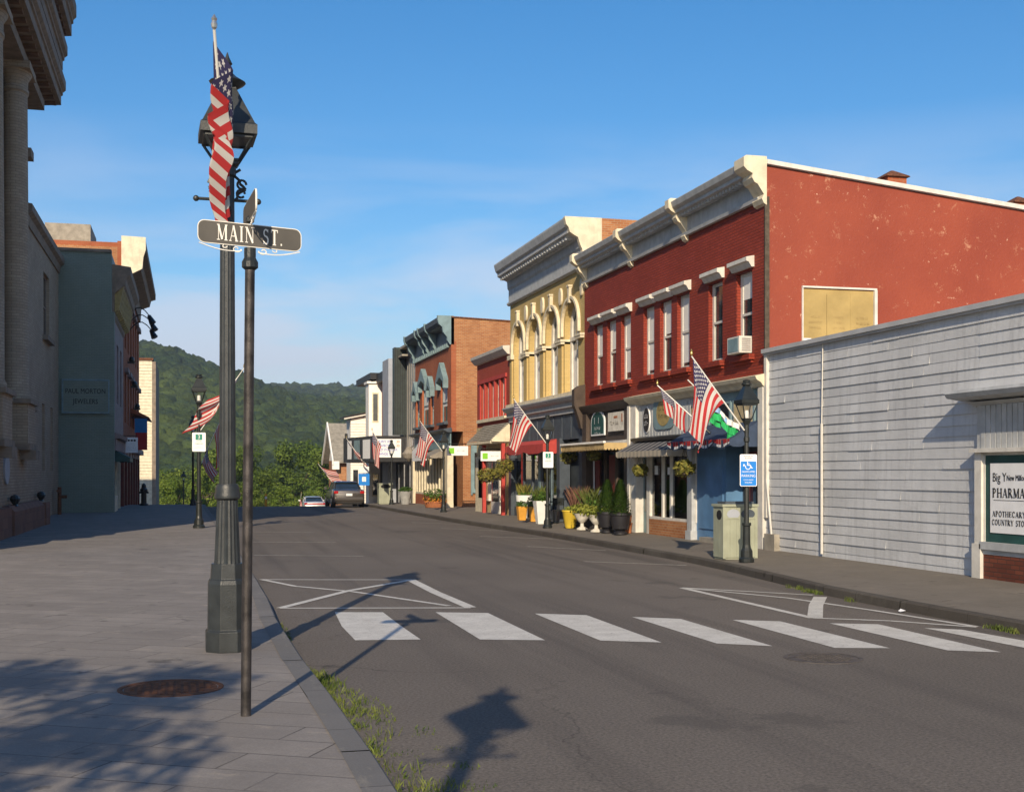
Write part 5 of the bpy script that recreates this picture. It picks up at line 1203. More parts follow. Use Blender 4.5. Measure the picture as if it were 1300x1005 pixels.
text('PAUL MORTON',.30,'black_letters',s,(xm,u0-.103,Z(497,u0,-4)),xd=(1,0,0),sx=.80)
text('JEWELERS',.30,'black_letters',s,(xm,u0-.103,Z(510,u0,-4)),xd=(1,0,0),sx=.80)

# ---- taller red brick block with white cornice
u0,u1=46.0,60
b=thing('tall_brick_row_building',(-6,50,.1),'tall red brick block with sunlit white cornice behind the green building','building')
hs=[(u0+.8+i*2.2,u0+1.9+i*2.2,z,z+2.6) for i in range(6) for z in (4.6,8.6)]
wall(MB(),G,1,u0,u1,3.3,14.0,hs,.3).build('front_wall','rust_brick',b)
MB().box(-16,G-.3,u0+.0,u1,-2.,13.7).build('side_wall','orange_brick',b)
for h in hs: sash(b,G,1,*h,.12,'mauve_paint'); MB().box(G,G+.2,h[0]-.12,h[1]+.12,h[3]+.05,h[3]+.3).build('lintel','mauve_paint',b)
x1=V(190,u0)
cornice(MB(),G,1,u0+.14,u1,[(0,12.2),(.1,12.2),(.15,13.1),(.7,13.3),(.8,13.7),(1.1,13.8),(1.1,14.2),(0,14.25)]).build('cornice','dark_stone',b)
MB().prism([(G-.1,11.6),(G+.3,11.7),(G+.4,12.3),(G+.95,12.6),(G+1.0,13.2),(G+1.12,13.6),(G+1.12,14.25),(G-.1,14.28)],'y',u0-.02,u0+.14).build('cornice_end','cream_paint',b)
MB().box(-9,-3.4,u0+.1,u0+.6,13.7,13.95).build('parapet','rust_brick',b)
MB().box(G,G+.3,u0,u1,3.1,3.4).box(G-.2,G,u0,u1,2.8,3.1).build('shop_cornice','mauve_paint',b)
mb=MB().box(G-.3,G-.25,u0,u1,-.8,2.8).build('shop_glass','shop_glass',b)
mb=MB(); 
for k in range(7): y=u0+k*2.3; mb.box(G-.2,G+.03,y,y+.3,-.8,3.1)
mb.build('shop_piers','red_wood',b)
for k in range(3): MB().ball((G+.22,u0+3.+k*2.6,8.2-k*1.1),.16,1.2).box(G,G+.4,u0+2.9+k*2.6,u0+3.1+k*2.6,8.0-k*1.1,8.1-k*1.1).build('scroll_bracket','black_iron',b)
mb=MB().box(V(57,50),V(115,50),50,53,13.7,Z(283,50,-7)); mb.build('rooftop_shed','stone',b)
s=thing('spotlight_cluster',(-3,47,10),'cluster of black gooseneck spotlights projecting from the tall brick facade','lamp')
ug=50.0
for k,(px,py) in enumerate(((187,405),(190,413),(189.5,421))):
    x=V(px+2,ug+k*.3); z=Z(py,ug,x); P=[(G,ug+k*.3,z+.15)]+[(G+(x-G)*f,ug+k*.3,z+.15+.5*math.sin(f*3.0)) for f in (.2,.4,.6,.8,1.0)]
    MB().path(P,.03,5).build('gooseneck','black_iron',s); MB().tube((x,ug+k*.3,z+.2),(x+.22,ug+k*.3-.1,z-.25),.1,.2,8).build('lamp_head','black_iron',s)
# ---- narrow white clapboard building farther on
u0=75; x0,x1=V(176,u0),V(193,u0); 
b=thing('narrow_clapboard_building',(-4,76,-2),'tall narrow white clapboard building with dark corner, far left','building')
mb=MB().box(x0-3,x1,u0,u0+8,-4,11.6); z=-2
while z<11.5: mb.prism([(u0-.03,z),(u0,z+.26),(u0,z)],'x',x0-3,x1); z+=.27
mb.build('wall','cream_paint',b); MB().box(x1,x1+.32,u0-.05,u0+8,-4,11.5).build('corner_trim','dark_stone',b); MB().box(x0-3,x1+.1,u0-.1,u0+8,11.6,11.8).build('roof','rust',b)
# small tiled porch roof, banners, hanging sign, bollard
s=thing('hanging_banner',(-2.5,52,2.5),'blue and red banner hanging from the left shopfronts','banner')
ub=51.; MB().box(V(171,ub),V(187,ub),ub-.01,ub+.01,Z(549,ub,-3),Z(531,ub,-3)).build('blue_half','blue_banner',s); MB().box(V(172,ub),V(187,ub),ub-.01,ub+.01,Z(571,ub,-3),Z(549,ub,-3)).build('red_half','banner_red',s); MB().tube((G,ub,Z(530,ub,-3)),(V(188,ub),ub,Z(530,ub,-3)),.025).build('rod','black_iron',s)
MB().prism([(G,Z(518,52,-3)),(V(189,52),Z(529,52,-3)),(V(189,52),Z(531,52,-3)),(G,Z(524,52,-3))],'y',52,56).build('porch_roof','rust_brick',[o for o in bpy.data.objects if o.name=='tall_brick_row_building'][0])
s=thing('hanging_shop_sign',(-2.6,43,2.8),'white hanging sign with three dark marks above the left pavement','sign')
ub=43.5; xa,xb=V(159.5,ub),V(175,ub); za,zb_=Z(574.5,ub,-2.8),Z(555,ub,-2.8)
MB().box(xa,xb,ub-.02,ub+.02,za,zb_).build('panel','sign_white',s); MB().tube((G,ub,zb_+.08),(xb,ub,zb_+.08),.02).tube((xa+.1,ub,zb_),(xa+.1,ub,zb_+.08),.01).tube((xb-.1,ub,zb_),(xb-.1,ub,zb_+.08),.01).build('bracket','black_iron',s)
mb=MB(); 
for k in (-1,0,1): mb.prism([((xa+xb)/2+k*.14+.06*math.cos(R(a_)),zb_-.15+.05*math.sin(R(a_))) for a_ in range(0,360,30)],'y',ub-.026,ub-.021)
mb.build('dark_marks','black_letters',s); scrawl(s,4,.06,'grey_siding',((xa+xb)/2,ub-.024,(za+zb_)/2-.08),.45,xd=(1,0,0),seed=21,gap=1.7)
s=thing('bollard',(-2.1,48,H(48)),'dark hydrant shaped post at the far end of the left pavement','bollard'); x,u=-2.15,47.5; zb_=H(u)+.14
MB().lathe([(.24,zb_),(.24,zb_+.08),(.15,zb_+.12),(.14,zb_+.75),(.2,zb_+.78),(.2,zb_+.88),(.13,zb_+.95),(.12,zb_+1.1),(.03,zb_+1.2)],(x,u,0),12).build('post','black_iron',s); MB().tube((x-.25,u,zb_+.7),(x+.25,u,zb_+.7),.06).build('caps','black_iron',s)

ctx('world')
# ================================================================ STREET FURNITURE
def lamp_proto(big,label,Ht,group=None):
    """Ht = height of the lantern floor above the pavement; base centre at the origin"""
    t=thing('street_lamp',(0,0,0),label,'street lamp',group)
    m='cast_iron' if big else 'black_iron'
    if big:
        MB().lathe([(.225,0),(.225,.20),(.205,.215),(.20,.66),(.19,.70),(.175,.71),(.165,.86)],(0,0,0),8,rot=.39).build('pedestal',m,t,bevel=.006)
        MB().lathe([(.130,.84),(.125,.9),(.10,1.50),(.118,1.52),(.118,1.56)],(0,0,0),36,flute=1,f_amp=.07).build('fluted_shaft',m,t)
        MB().lathe([(.10,1.48),(.125,1.50),(.128,1.54),(.115,1.57),(.12,1.60),(.10,1.64)],(0,0,0),24).build('collar',m,t,smooth=True)
        MB().lathe([(.082,1.6),(.068,Ht-.12),(.085,Ht-.10),(.085,Ht-.02),(.11,Ht)],(0,0,0),32,flute=1,f_amp=.05).build('post',m,t)
        lw,gh,s_=.245,.245,1.; zb=Ht
    else:
        MB().lathe([(.15,0),(.15,.06),(.12,.10),(.115,.22),(.085,.28),(.075,.34),(.07,.70),(.09,.72),(.09,.77)],(0,0,0),16).build('base',m,t)
        MB().lathe([(.052,.75),(.042,Ht-.42),(.062,Ht-.40),(.062,Ht-.33),(.045,Ht-.3),(.05,Ht-.08),(.085,Ht)],(0,0,0),16,flute=1,f_amp=.06).build('post',m,t)
        lw,gh,s_=.168,.32,.80; zb=Ht
    if big:
        z=Ht-.34; MB().tube((-.30,0,z),(.30,0,z),.016).ball((-.30,0,z),.03).ball((.30,0,z),.03).build('ladder_bar',m,t)
        for k in (-1,1):
            P=[(k*(.07+.09*math.sin(a_*.35)**2+.02*math.sin(a_*1.9)),0,Ht-.34+.028*a_) for a_ in range(12)]
            MB().path(P,.014,6).path([(k*(.14+.045*math.cos(a_*.7)),0,Ht-.18+.045*math.sin(a_*.7)) for a_ in range(9)],.012,6).path([(k*(.13+.04*math.cos(a_*.7)),0,Ht-.27+.04*math.sin(a_*.7)) for a_ in range(9)],.012,6).build('scroll',m,t)
    # lantern: square, wider at the top
    a=lw*.42; c=lw*.92
    MB().prism([(a,a),(-a,a),(-a,-a),(a,-a)],'z',zb,zb+.035).build('lantern_floor',m,t)
    fr=MB()
    for sx in (-1,1):
        for sy in (-1,1): fr.tube((sx*a,sy*a,zb+.03),(sx*c,sy*c,zb+gh),.012*s_+.003,n=5)
    for (z,r) in ((zb+.04,a),(zb+gh,c)):
        for sx in (-1,1): fr.box(sx*r-.012,sx*r+.012,-r,r,z-.012,z+.012).box(-r,r,sx*r-.012,sx*r+.012,z-.012,z+.012)
    fr.build('lantern_frame',m,t)
    for k in range(4):
        q=[(a,-a),(a,a)]; rot=lambda p,z,k=k:(p[0]*math.cos(k*math.pi/2)-p[1]*math.sin(k*math.pi/2),p[0]*math.sin(k*math.pi/2)+p[1]*math.cos(k*math.pi/2),z)
        MB().quad(rot((a,-a),zb+.04),rot((a,a),zb+.04),rot((c,c),zb+gh),rot((c,-c),zb+gh)).build('glass_pane','clear_glass',t)
    r2=math.sqrt(2); e=lw*1.1
    MB().lathe([(c*r2,zb+gh+.005),(e*r2,zb+gh+.02),(e*r2,zb+gh+.11*s_),(e*.92*r2,zb+gh+.13*s_),(e*.30*r2,zb+gh+(.50 if big else .45)*s_),(e*.28*r2,zb+gh+(.53 if big else .48)*s_)],(0,0,0),4,rot=math.pi/4).build('lantern_roof',m,t)
    z=zb+gh+(.51 if big else .46)*s_
    if big: MB().lathe([(.09,z),(.17,z+.05),(.18,z+.065),(.09,z+.12),(.05,z+.16),(.055,z+.19),(.035,z+.23),(.05,z+.25),(.02,z+.31),(.004,z+.36)],(0,0,0),14).build('finial',m,t,smooth=True)
    else: MB().lathe([(.06,z),(.10,z+.02),(.10,z+.05),(.07,z+.07),(.075,z+.11),(.02,z+.13)],(0,0,0),12).build('finial',m,t)
    MB().lathe([(.055*s_,zb+.03),(.055*s_,zb+gh*.55),(.03,zb+gh*.65)],(0,0,0),12).build('lamp_socket','lamp_white',t,smooth=True)
    return t
big=lamp_proto(True,'large dark fluted street lamp beside the street name post, left foreground',4.78)
BX,BU=conv(.35,8.26); move(big,(BX,BU,.15),R(2))
b2=copy_tree(big); move(b2,(-1.15,-.3,.15),R(0)); b2['label']='large fluted street lamp beside the viewpoint, only its shadow in the picture'
sm=lamp_proto(False,'black street lamp in front of the pale bin enclosure, carrying a blue parking sign',2.77,'black lamps along the right pavement')
def _c(l): return [conv(a[0],a[1])+tuple(a[2:]) for a in l]
RL=_c([(10.15,12.59,'black street lamp in front of the pale bin enclosure, carrying a blue parking sign'),(10.52,22.7,'black street lamp before the white planter, carrying a white sign with green 3'),(10.45,33.5,'black street lamp in front of the blue trimmed brick building'),(10.4,43.0,'black street lamp before the marquee, farthest of the right row')])
for i,(x,u,lb) in enumerate(RL):
    o=sm if i==0 else copy_tree(sm); move(o,(x,u,.15+H(u)),R((1,-2,3,0)[i])); o['label']=lb
lf=lamp_proto(False,'',3.55,'black lamps along the left pavement')
LLs=_c([(.29,26.9,'black street lamp on the left pavement carrying a white sign with green 3',1.),(.2,46.4,'black street lamp just behind the nearer left one, at the crest',1.),(-.5,84,'distant black street lamp down the slope on the left',1.)])
for i,(x,u,lb,s_) in enumerate(LLs):
    o=lf if i==0 else copy_tree(lf); move(o,(x,u,.15+H(u)),R(2)); o['label']=lb; o.scale=(1.25,1.25,1.12)

# concrete footings show at two lamps
# ---- street name post
PX,PU=ground(312,908,.15)
s=thing('street_name_sign',(PX,PU,.15),'tall dark street name post with two decorative name blades','sign')
TOPX=PX+.03
MB().tube((PX,PU,.12),(TOPX,PU,3.42),.037,.035,16).build('pole','steel_pipe',s,smooth=True)
MB().lathe([(.034,3.36),(.058,3.38),(.058,3.42),(.042,3.45),(.042,3.52)],(TOPX,PU,0),12).lathe([(.02,3.70),(.03,3.71),(.03,3.74),(.02,3.75)],(TOPX,PU,0),8).build('mount','black_iron',s)
def rrect(w_,h,r,n=5):
    P=[]
    for cx_,cy_,a0 in ((w_/2-r,h/2-r,0),(-w_/2+r,h/2-r,90),(-w_/2+r,-h/2+r,180),(w_/2-r,-h/2+r,270)):
        for i in range(n+1): a_=R(a0+90*i/n); P.append((cx_+r*math.cos(a_),cy_+r*math.sin(a_)))
    return P
def blade(zc,xd,words,off):
    W_,H_=.74,.165
    pass
    def put(mb,name,mat,par=s):
        ob=mb.build(name,mat); orient(ob,(TOPX+off[0],PU+off[1],zc),xd,(0,0,1),s); 
        return ob
    bd=put(MB().prism(rrect(W_,H_,.05),'z',-.006,.006),'name_blade','sign_cream')
    P=rrect(W_-.011,H_-.011,.045); f=MB().prism(P,'z',.0062,.008).prism(P,'z',-.008,-.0062)
    p2=put(f,'blade_face','sign_dark')
    p2.parent=bd
    # scroll work beneath
    sc_=MB()
    for k in (-1,1):
        Q=[(k*(.36-.30*t_),-.083-.028*math.sin(t_*2.6)-.018*t_,0) for t_ in [i/8 for i in range(9)]]
        cxq,cyq=k*.095,-.105
        Q+=[(cxq+ -k*(.033*math.cos(a_)*(1-a_/9)),cyq-.026*math.sin(a_)*(1-a_/9),0) for a_ in [.5*i for i in range(0,13)]]
        sc_.path(Q,.0045,5)
        Q=[(k*(.18-.02*math.cos(a_)*(1-a_/8)),-.092-.012*math.sin(a_),0) for a_ in [.6*i for i in range(8)]]
        sc_.path(Q,.004,5)
    q=put(sc_,'scroll_work','sign_cream'); q.parent=bd
    return bd
BDX=(math.cos(R(4)),math.sin(R(4)),-.045); BDY=(-math.sin(R(4)),math.cos(R(4)),0)
b1=blade(3.61,BDX,'',(0,-.0))
ORG[b1.name]=ORG[s.name]
serif('MAIN ST.',.112,'sign_cream',b1,(TOPX+.005,PU-.0095,3.612),xd=BDX,sx=.62,gap=.13,width=.48)
for k in (1,):
    b2_=blade(3.80,BDY,'',(0,0)); ORG[b2_.name]=ORG[s.name]
    serif('BANK ST.',.112,'sign_cream',b2_,(TOPX+.0095,PU,3.802),xd=BDY,sx=.62,gap=.13,width=.5)
# ---- signs on lamps
def lamp_sign(x,u,z0,z1,w_,label,kind):
    s=thing('parking_sign',(x,u,z0),label,'sign'); y=u-.085; hc=(z0+z1)/2; h=z1-z0
    nx=Vector((-SA*0,-1,0)); ang=-YAW*.6
    xd=(math.cos(ang),math.sin(ang),0)
    def P(mb,name,mat,d=0):
        ob=mb.build(name,mat); orient(ob,(x-.085*math.sin(-ang)*-1*0,y,hc),xd,(0,0,1),s); return ob
    pl=P(MB().prism(rrect(w_,h,.03),'z',-.002,.002),'plate','sign_white')
    def tx(t_,sz,mt_,dy,sx=1.): text(t_,sz,mt_,s,(x,y,hc+dy)+() if 0 else tuple(Vector((x,y,hc+dy))+Vector(xd).cross(Vector((0,0,1)))*.005),xd=xd,sx=sx,ext=.001)
    if kind=='blue':
        P(MB().prism(rrect(w_-.03,h*.76,.02),'z',.0025,.0035),'blue_field','sign_blue').data.transform(Matrix.Translation((0,0,-h*.10)))
        tx('HANDICAPPED',.05,'sign_white',-.03,.8); tx('PARKING',.075,'sign_white',-.11,.9); tx('STATE PERMIT',.035,'sign_white',-.19,.9); tx('REQUIRED',.035,'sign_white',-.24,.9)
        tx('VIOLATORS WILL',.03,'banner_red',.275,.85); tx('BE TOWED',.03,'banner_red',.235,.9)
        g=MB()
        def st(pts,w2):
            for a,b in zip(pts,pts[1:]):
                a,b=Vector(a),Vector(b); d=(b-a).normalized(); nn=Vector((-d.y,d.x))*w2/2; g.poly([(p.x,p.y,.0048+random.random()*.0003) for p in (a+nn,a-nn,b-nn,b+nn)])
        st([(-.01+.05*math.cos(R(a_)),.07+.05*math.sin(R(a_))) for a_ in range(150,400,20)],.014); st([(-.02,.17),(-.02,.10),(.04,.10),(.06,.045),(.085,.05)],.016); st([(-.02,.135),(.025,.13)],.012)
        g.prism([(-.02+.014*math.cos(R(a_)),.185+.014*math.sin(R(a_))) for a_ in range(0,360,45)],'z',.0045,.006); st([(-.095,.08),(-.085,.12)],.03)
        P(g,'wheelchair_symbol','sign_white')
    else:
        P(MB().prism(rrect(w_*.5,h*.30,.01),'z',.0025,.0035),'green_square','sign_green').data.transform(Matrix.Translation((0,0,h*.26)))
        tx('3',h*.30,'sign_white',h*.26,.9); tx('HOUR',h*.10,'sign_green',h*.03); tx('PARKING',h*.10,'sign_green',-h*.09); scrawl(s,2,h*.05,'grey_siding',tuple(Vector((x,y,hc-h*.28))+Vector(xd).cross(Vector((0,0,1)))*.005),w_*.7,xd=xd,seed=31)
    MB().box(x-.03,x+.03,y+.003,u,hc+h*.3,hc+h*.3+.03).box(x-.03,x+.03,y+.003,u,hc-h*.3,hc-h*.3+.03).build('clamp','galvanised',s)
x,u,_=RL[0]; lamp_sign(x,u,Z(617,u,x),Z(576.5,u,x),.345,'blue and white handicapped parking sign on the nearest right lamp','blue')
x,u,_=RL[1]; lamp_sign(x,u,Z(593.5,u,x),Z(573.5,u,x),.33,'white sign with green 3 on the lamp before the white planter','g')
x,u,_,_=LLs[0]; lamp_sign(x,u,Z(573,u,x),Z(549,u,x),.42,'white sign with green 3 on the left pavement lamp','g')
s=thing('parking_sign',(V(462,UC(47.5,9)),UC(47.5,9),-.1),'small blue parking sign on a post behind the parked grey car','sign')
u=UC(47.5,9); x=V(462,u); MB().tube((x,u,H(u)),(x,u,2.6),.035).build('pole','galvanised',s); MB().prism([(x-.33,Z(616,u,x)),(x+.33,Z(616,u,x)),(x+.33,Z(601,u,x)),(x-.33,Z(601,u,x))],'y',u-.06,u-.04).build('plate','sign_blue',s); MB().box(x-.3,x+.3,u-.06,u-.04,Z(600,u,x),Z(592,u,x)).build('upper_plate','sign_white',s)
MB().box(x-.12,x+.12,u-.065,u-.061,Z(611,u,x),Z(605,u,x)).build('symbol','sign_white',s)

# ---- litter bin enclosures
def bin_proto(name,w_,d_,h,label,holes):
    t=thing(name,(0,0,0),label,'litter bin')
    mb=MB(); n=max(3,int(w_/.13))
    for i in range(n): mb.box(-w_/2+w_*i/n+.002,-w_/2+w_*(i+1)/n-.002,-d_/2,-d_/2+.02,.04,h-.05)
    n2=max(3,int(d_/.13))
    for i in range(n2):
        for sx in (-1,1): mb.box(sx*w_/2,sx*(w_/2-.02),-d_/2+.02+(d_-.02)*i/n2+.002,-d_/2+.02+(d_-.02)*(i+1)/n2-.002,.04,h-.05)
    mb.box(-w_/2+.021,w_/2-.021,-d_/2+.021,d_/2-.005,0,h-.05)
    mb.build('panels','bin_green',t)
    MB().box(-w_/2-.03,w_/2+.03,-d_/2-.03,d_/2+.03,h-.05,h).box(-w_/2-.01,-w_/2+.05,-d_/2-.012,-d_/2,.02,h-.05).box(w_/2-.05,w_/2+.01,-d_/2-.012,-d_/2,.02,h-.05).box(-.03,.03,-d_/2-.012,-d_/2,.02,h*.75).box(-w_/2,w_/2,-d_/2-.01,-d_/2,h*.73,h*.76).build('frame','bin_green',t)
    for (x,z,rx,rz,m_) in holes: MB().prism([(x+rx*math.cos(6.2832*i/20),z+rz*math.sin(6.2832*i/20)) for i in range(20)],'y',-d_/2-.004,-d_/2-.001).build('opening',m_,t)
    MB().prism([(-.05+.13*math.cos(6.2832*i/20),h-.22+.10*math.sin(6.2832*i/20)) for i in range(20)],'x',-w_/2-.004,-w_/2-.001).build('opening','bin_hole',t)
    return t
t=bin_proto('litter_bin',.74,.5,1.12,'large pale green slatted bin enclosure behind the nearest right lamp',[(-.15,.92,.14,.10,'grey_siding'),(.17,.92,.15,.10,'slate_blue_paint')]); x,u=conv(10.35,13.2); move(t,(x,u,.145))
MB().box(-.3,.33,-.2,.2,1.12,1.17).build('lid','slate_blue_paint',t)
t=bin_proto('litter_bin',.74,.7,1.18,'pale green slatted litter bin near the theatre',[(0,1.0,.28,.12,'bin_hole')]); u=UC(44); x=V(488.5,u); move(t,(x,u,.15+H(u)))

ctx('street')
# ---- planters, pots and baskets
def pot(name,label,px,v,prof,pm,parts,cat='planter',sq=False,grp=None):
    u=U(px,v); z=.15+.06*(v-10)/2+H(u); t=thing(name,(v,u,z),label,cat,grp)
    MB().lathe([(r,zz) for r,zz in prof],(v,u,z),4 if sq else 18,rot=math.pi/4 if sq else 0).build('pot',pm,t,smooth=not sq)
    for (nm,mt_,fn) in parts: m_=MB(); fn(m_,v,u,z); m_.build(nm,mt_,t)
    return t
lv=lambda dz,r,rz,n,sz,sd:(lambda m,x,y,z:m.leaves((x,y,z+dz),(r,r,rz),n,sz,sd,.3,.4))
bl=lambda dz,r,n,h,w_,sd,ln=.6:(lambda m,x,y,z:m.blades((x,y,z+dz),(r,r),n,h,w_,sd,ln))
pot('planter','orange square planter at the left end of the yellow building shopfront',662.5,11.15,[(.17,0),(.25,.5),(.23,.5),(.21,.42)],'orange_pot',[('plants','shrub_leaves',lv(.55,.27,.14,160,.05,1))],sq=True)
pot('planter','white bowl planter with tall grass behind the orange planters',665.5,11.65,[(.12,0),(.14,.55),(.30,.62),(.32,.86),(.28,.85)],'white_pot',[('grass','basket_leaves',bl(.85,.22,160,.42,.01,2)),('plants','shrub_leaves',lv(.92,.3,.12,120,.05,3))])
pot('planter','narrow orange planter beside the tall white planter',677,11.2,[(.14,0),(.20,.52),(.18,.52),(.16,.45)],'orange_pot',[('plants','shrub_leaves',lv(.68,.24,.24,200,.05,4))],sq=True)
pot('planter','tall white square planter with green plants behind the middle lamp',687,10.95,[(.20,0),(.33,.78),(.30,.78),(.28,.7)],'white_pot',[('plants','shrub_leaves',lv(.92,.32,.22,320,.05,5)),('grass','grass_blades',bl(.8,.25,120,.45,.01,6))],sq=True)
pot('planter','round yellow pot at the step of the yellow building',724,10.95,[(.15,0),(.17,.05),(.25,.5),(.27,.52),(.27,.56),(.22,.55)],'yellow_pot',[('plants','yellow_leaves',lv(.6,.22,.1,100,.05,7))])
pot('flower_tub','tall purple grass in a dark tub behind the stone urns',735,11.55,[(.22,0),(.27,.4),(.24,.4)],'black_pot',[('grass','purple_grass',bl(.4,.25,240,.8,.010,8,.6)),('leaves','shrub_leaves',lv(.6,.28,.25,150,.05,9))])
pot('flower_tub','leafy green tub behind the stone urns',752,11.5,[(.22,0),(.27,.4),(.24,.4)],'black_pot',[('leaves','shrub_leaves',lv(.72,.3,.35,320,.05,10)),('grass','grass_blades',bl(.5,.25,140,.7,.01,11))])
URN=[(.17,0),(.17,.04),(.06,.10),(.05,.2),(.12,.26),(.2,.36),(.25,.48),(.27,.5),(.22,.49)]
pot('stone_urn','pale stone urn with yellow green foliage, left of the pair',739,10.95,URN,'urn_stone',[('foliage','yellow_leaves',lv(.6,.38,.20,380,.05,12))],grp='pedestal urns before the brown shop')
pot('stone_urn','pale stone urn with yellow green foliage, right of the pair',757,10.95,URN,'urn_stone',[('foliage','yellow_leaves',lv(.58,.38,.2,380,.05,13))],grp='pedestal urns before the brown shop')
def cone(m,x,y,z):
    rg=random.Random(int(y*100))
    for i in range(2600):
        f=rg.random()**.8; r=.34*(1-f)**.75*rg.uniform(.55,1.05)+.02; a=rg.uniform(0,6.28); q=Vector((x+r*math.cos(a),y+r*math.sin(a),z+.52+f*.98))
        d=Vector((math.cos(a),math.sin(a),.9)).normalized()*.05; n=Vector((-math.sin(a),math.cos(a),0))*.018
        m.quad(tuple(q-n),tuple(q+n),tuple(q+d+n*.3),tuple(q+d-n*.3))
PT=[(.18,0),(.18,.06),(.12,.1),(.22,.16),(.28,.52),(.31,.54),(.31,.6),(.25,.58)]
for px,lb in ((771,'clipped conifer in a black urn, left of the pair at the brown shop'),(787.5,'clipped conifer in a black urn, right of the pair at the brown shop')):
    pot('potted_conifer',lb,px,11.1,PT,'black_pot',[('foliage','shrub_leaves',cone)],'potted tree',grp='potted conifers at the brown shop')
pot('terracotta_pots','small stack of terracotta pots beside the white pilaster',797,11.5,[(.10,0),(.13,.25),(.15,.27),(.10,.3),(.12,.5),(.09,.52),(.04,.6)],'terracotta',[],'pots')
pot('flower_planter','orange flowers massed under the yellow shop window',553,11.3,[(.5,0),(.6,.25),(.5,.3)],'terracotta',[('leaves','shrub_leaves',lv(.6,.7,.35,400,.07,14)),('flowers','orange_flowers',lv(.35,.75,.2,220,.06,15))])
pot('flower_planter','grey tapered planter with low green plants near the theatre door',514.5,10.9,[(.22,0),(.36,.7),(.32,.72)],'grey_pot',[('plants','shrub_leaves',lv(.8,.42,.16,260,.07,16))])
def basket(px,py,v,r,lb,seed,hang):
    u=U(px,v); z=Z(py,u,v); t=thing('hanging_basket',(v,u,z),lb,'hanging basket')
    MB().lathe([(.02,z-r*.9),(r*.5,z-r*.75),(r*.75,z-r*.25),(r*.8,z)],(v,u,0),12).build('bowl','bark',t)
    MB().leaves((v,u,z),(r*1.15,r*1.15,r*.75),380,.06,seed,.5,.3).leaves((v,u,z-r*.4),(r*1.1,r*1.1,r*.6),140,.05,seed+50,.7).build('foliage','basket_leaves',t)
    m_=MB()
    for k in range(3): a=k*2.1; m_.tube((v+r*.7*math.cos(a),u+r*.7*math.sin(a),z),(v,u,z+hang),.006,n=4)
    m_.tube((v,u,z+hang),(12,u,z+hang+.06),.012,n=5).build('chains','black_iron',t)
basket(722,579,11.5,.26,'hanging basket beside the right end of the red awning',1,.45)
basket(754,577,11.6,.2,'hanging basket under the tan awning of the brown shop',2,.4)
basket(813,596,11.6,.21,'hanging basket at the white pilaster left of the white shop window',3,.5)
basket(869,593,11.45,.25,'hanging basket at the right end of the white shop window',4,.5)
basket(618,602,10.9,.36,'wide hanging basket at the left post of the shingled canopy',5,.5)
basket(631,600,10.9,.30,'hanging basket between the posts of the shingled canopy',6,.5)
basket(641,590,11.3,.33,'hanging basket under the right side of the shingled canopy',7,.45)
s=thing('lantern_light',(11.5,UC(44.4,11.5),3.0),'large rounded wall lantern between the marquee and florist board','wall lamp'); u=UC(44.4,11.5);x=V(519.,u);z=Z(578,u,x)
MB().lathe([(.05,z-.35),(.3,z-.15),(.42,z+.1),(.3,z+.2),(.12,z+.5)],(x,u,0),12).build('shade','grey_canvas',s); MB().tube((x,u,z+.4),(12.1,u,z+.6),.03).build('arm','black_iron',s)

# ---- cafe table and chairs glimpsed by the yellow building door
t=thing('cafe_table',(11.5,U(703,11.5),.2),'small dark cafe table by the yellow building window','table'); x,u=11.5,U(703,11.5)
MB().lathe([(.3,.9),(.3,.93)],(x,u,0),16).build('top','black_iron',t); MB().tube((x,u,.2),(x,u,.9),.02).lathe([(.2,.19),(.2,.21)],(x,u,0),10).build('leg','black_iron',t)
t=thing('cafe_chair',(11.6,U(711,11.6),.2),'small dark metal chair beside the cafe table','chair'); x,u=11.6,U(711,11.6)
MB().box(x-.2,x+.2,u-.2,u+.2,.62,.65).build('seat','black_iron',t); MB().box(x-.2,x+.2,u+.18,u+.2,.8,1.05).build('backrest','black_iron',t)
for sx in (-1,1):
    for sy in (-1,1): MB().tube((x+sx*.18,u+sy*.18,.2),(x+sx*.17,u+sy*.17,.63 if sy<0 else 1.05),.012,n=5).build('leg','black_iron',t)
# ---- blue fabric and kit around: none

ctx('world')
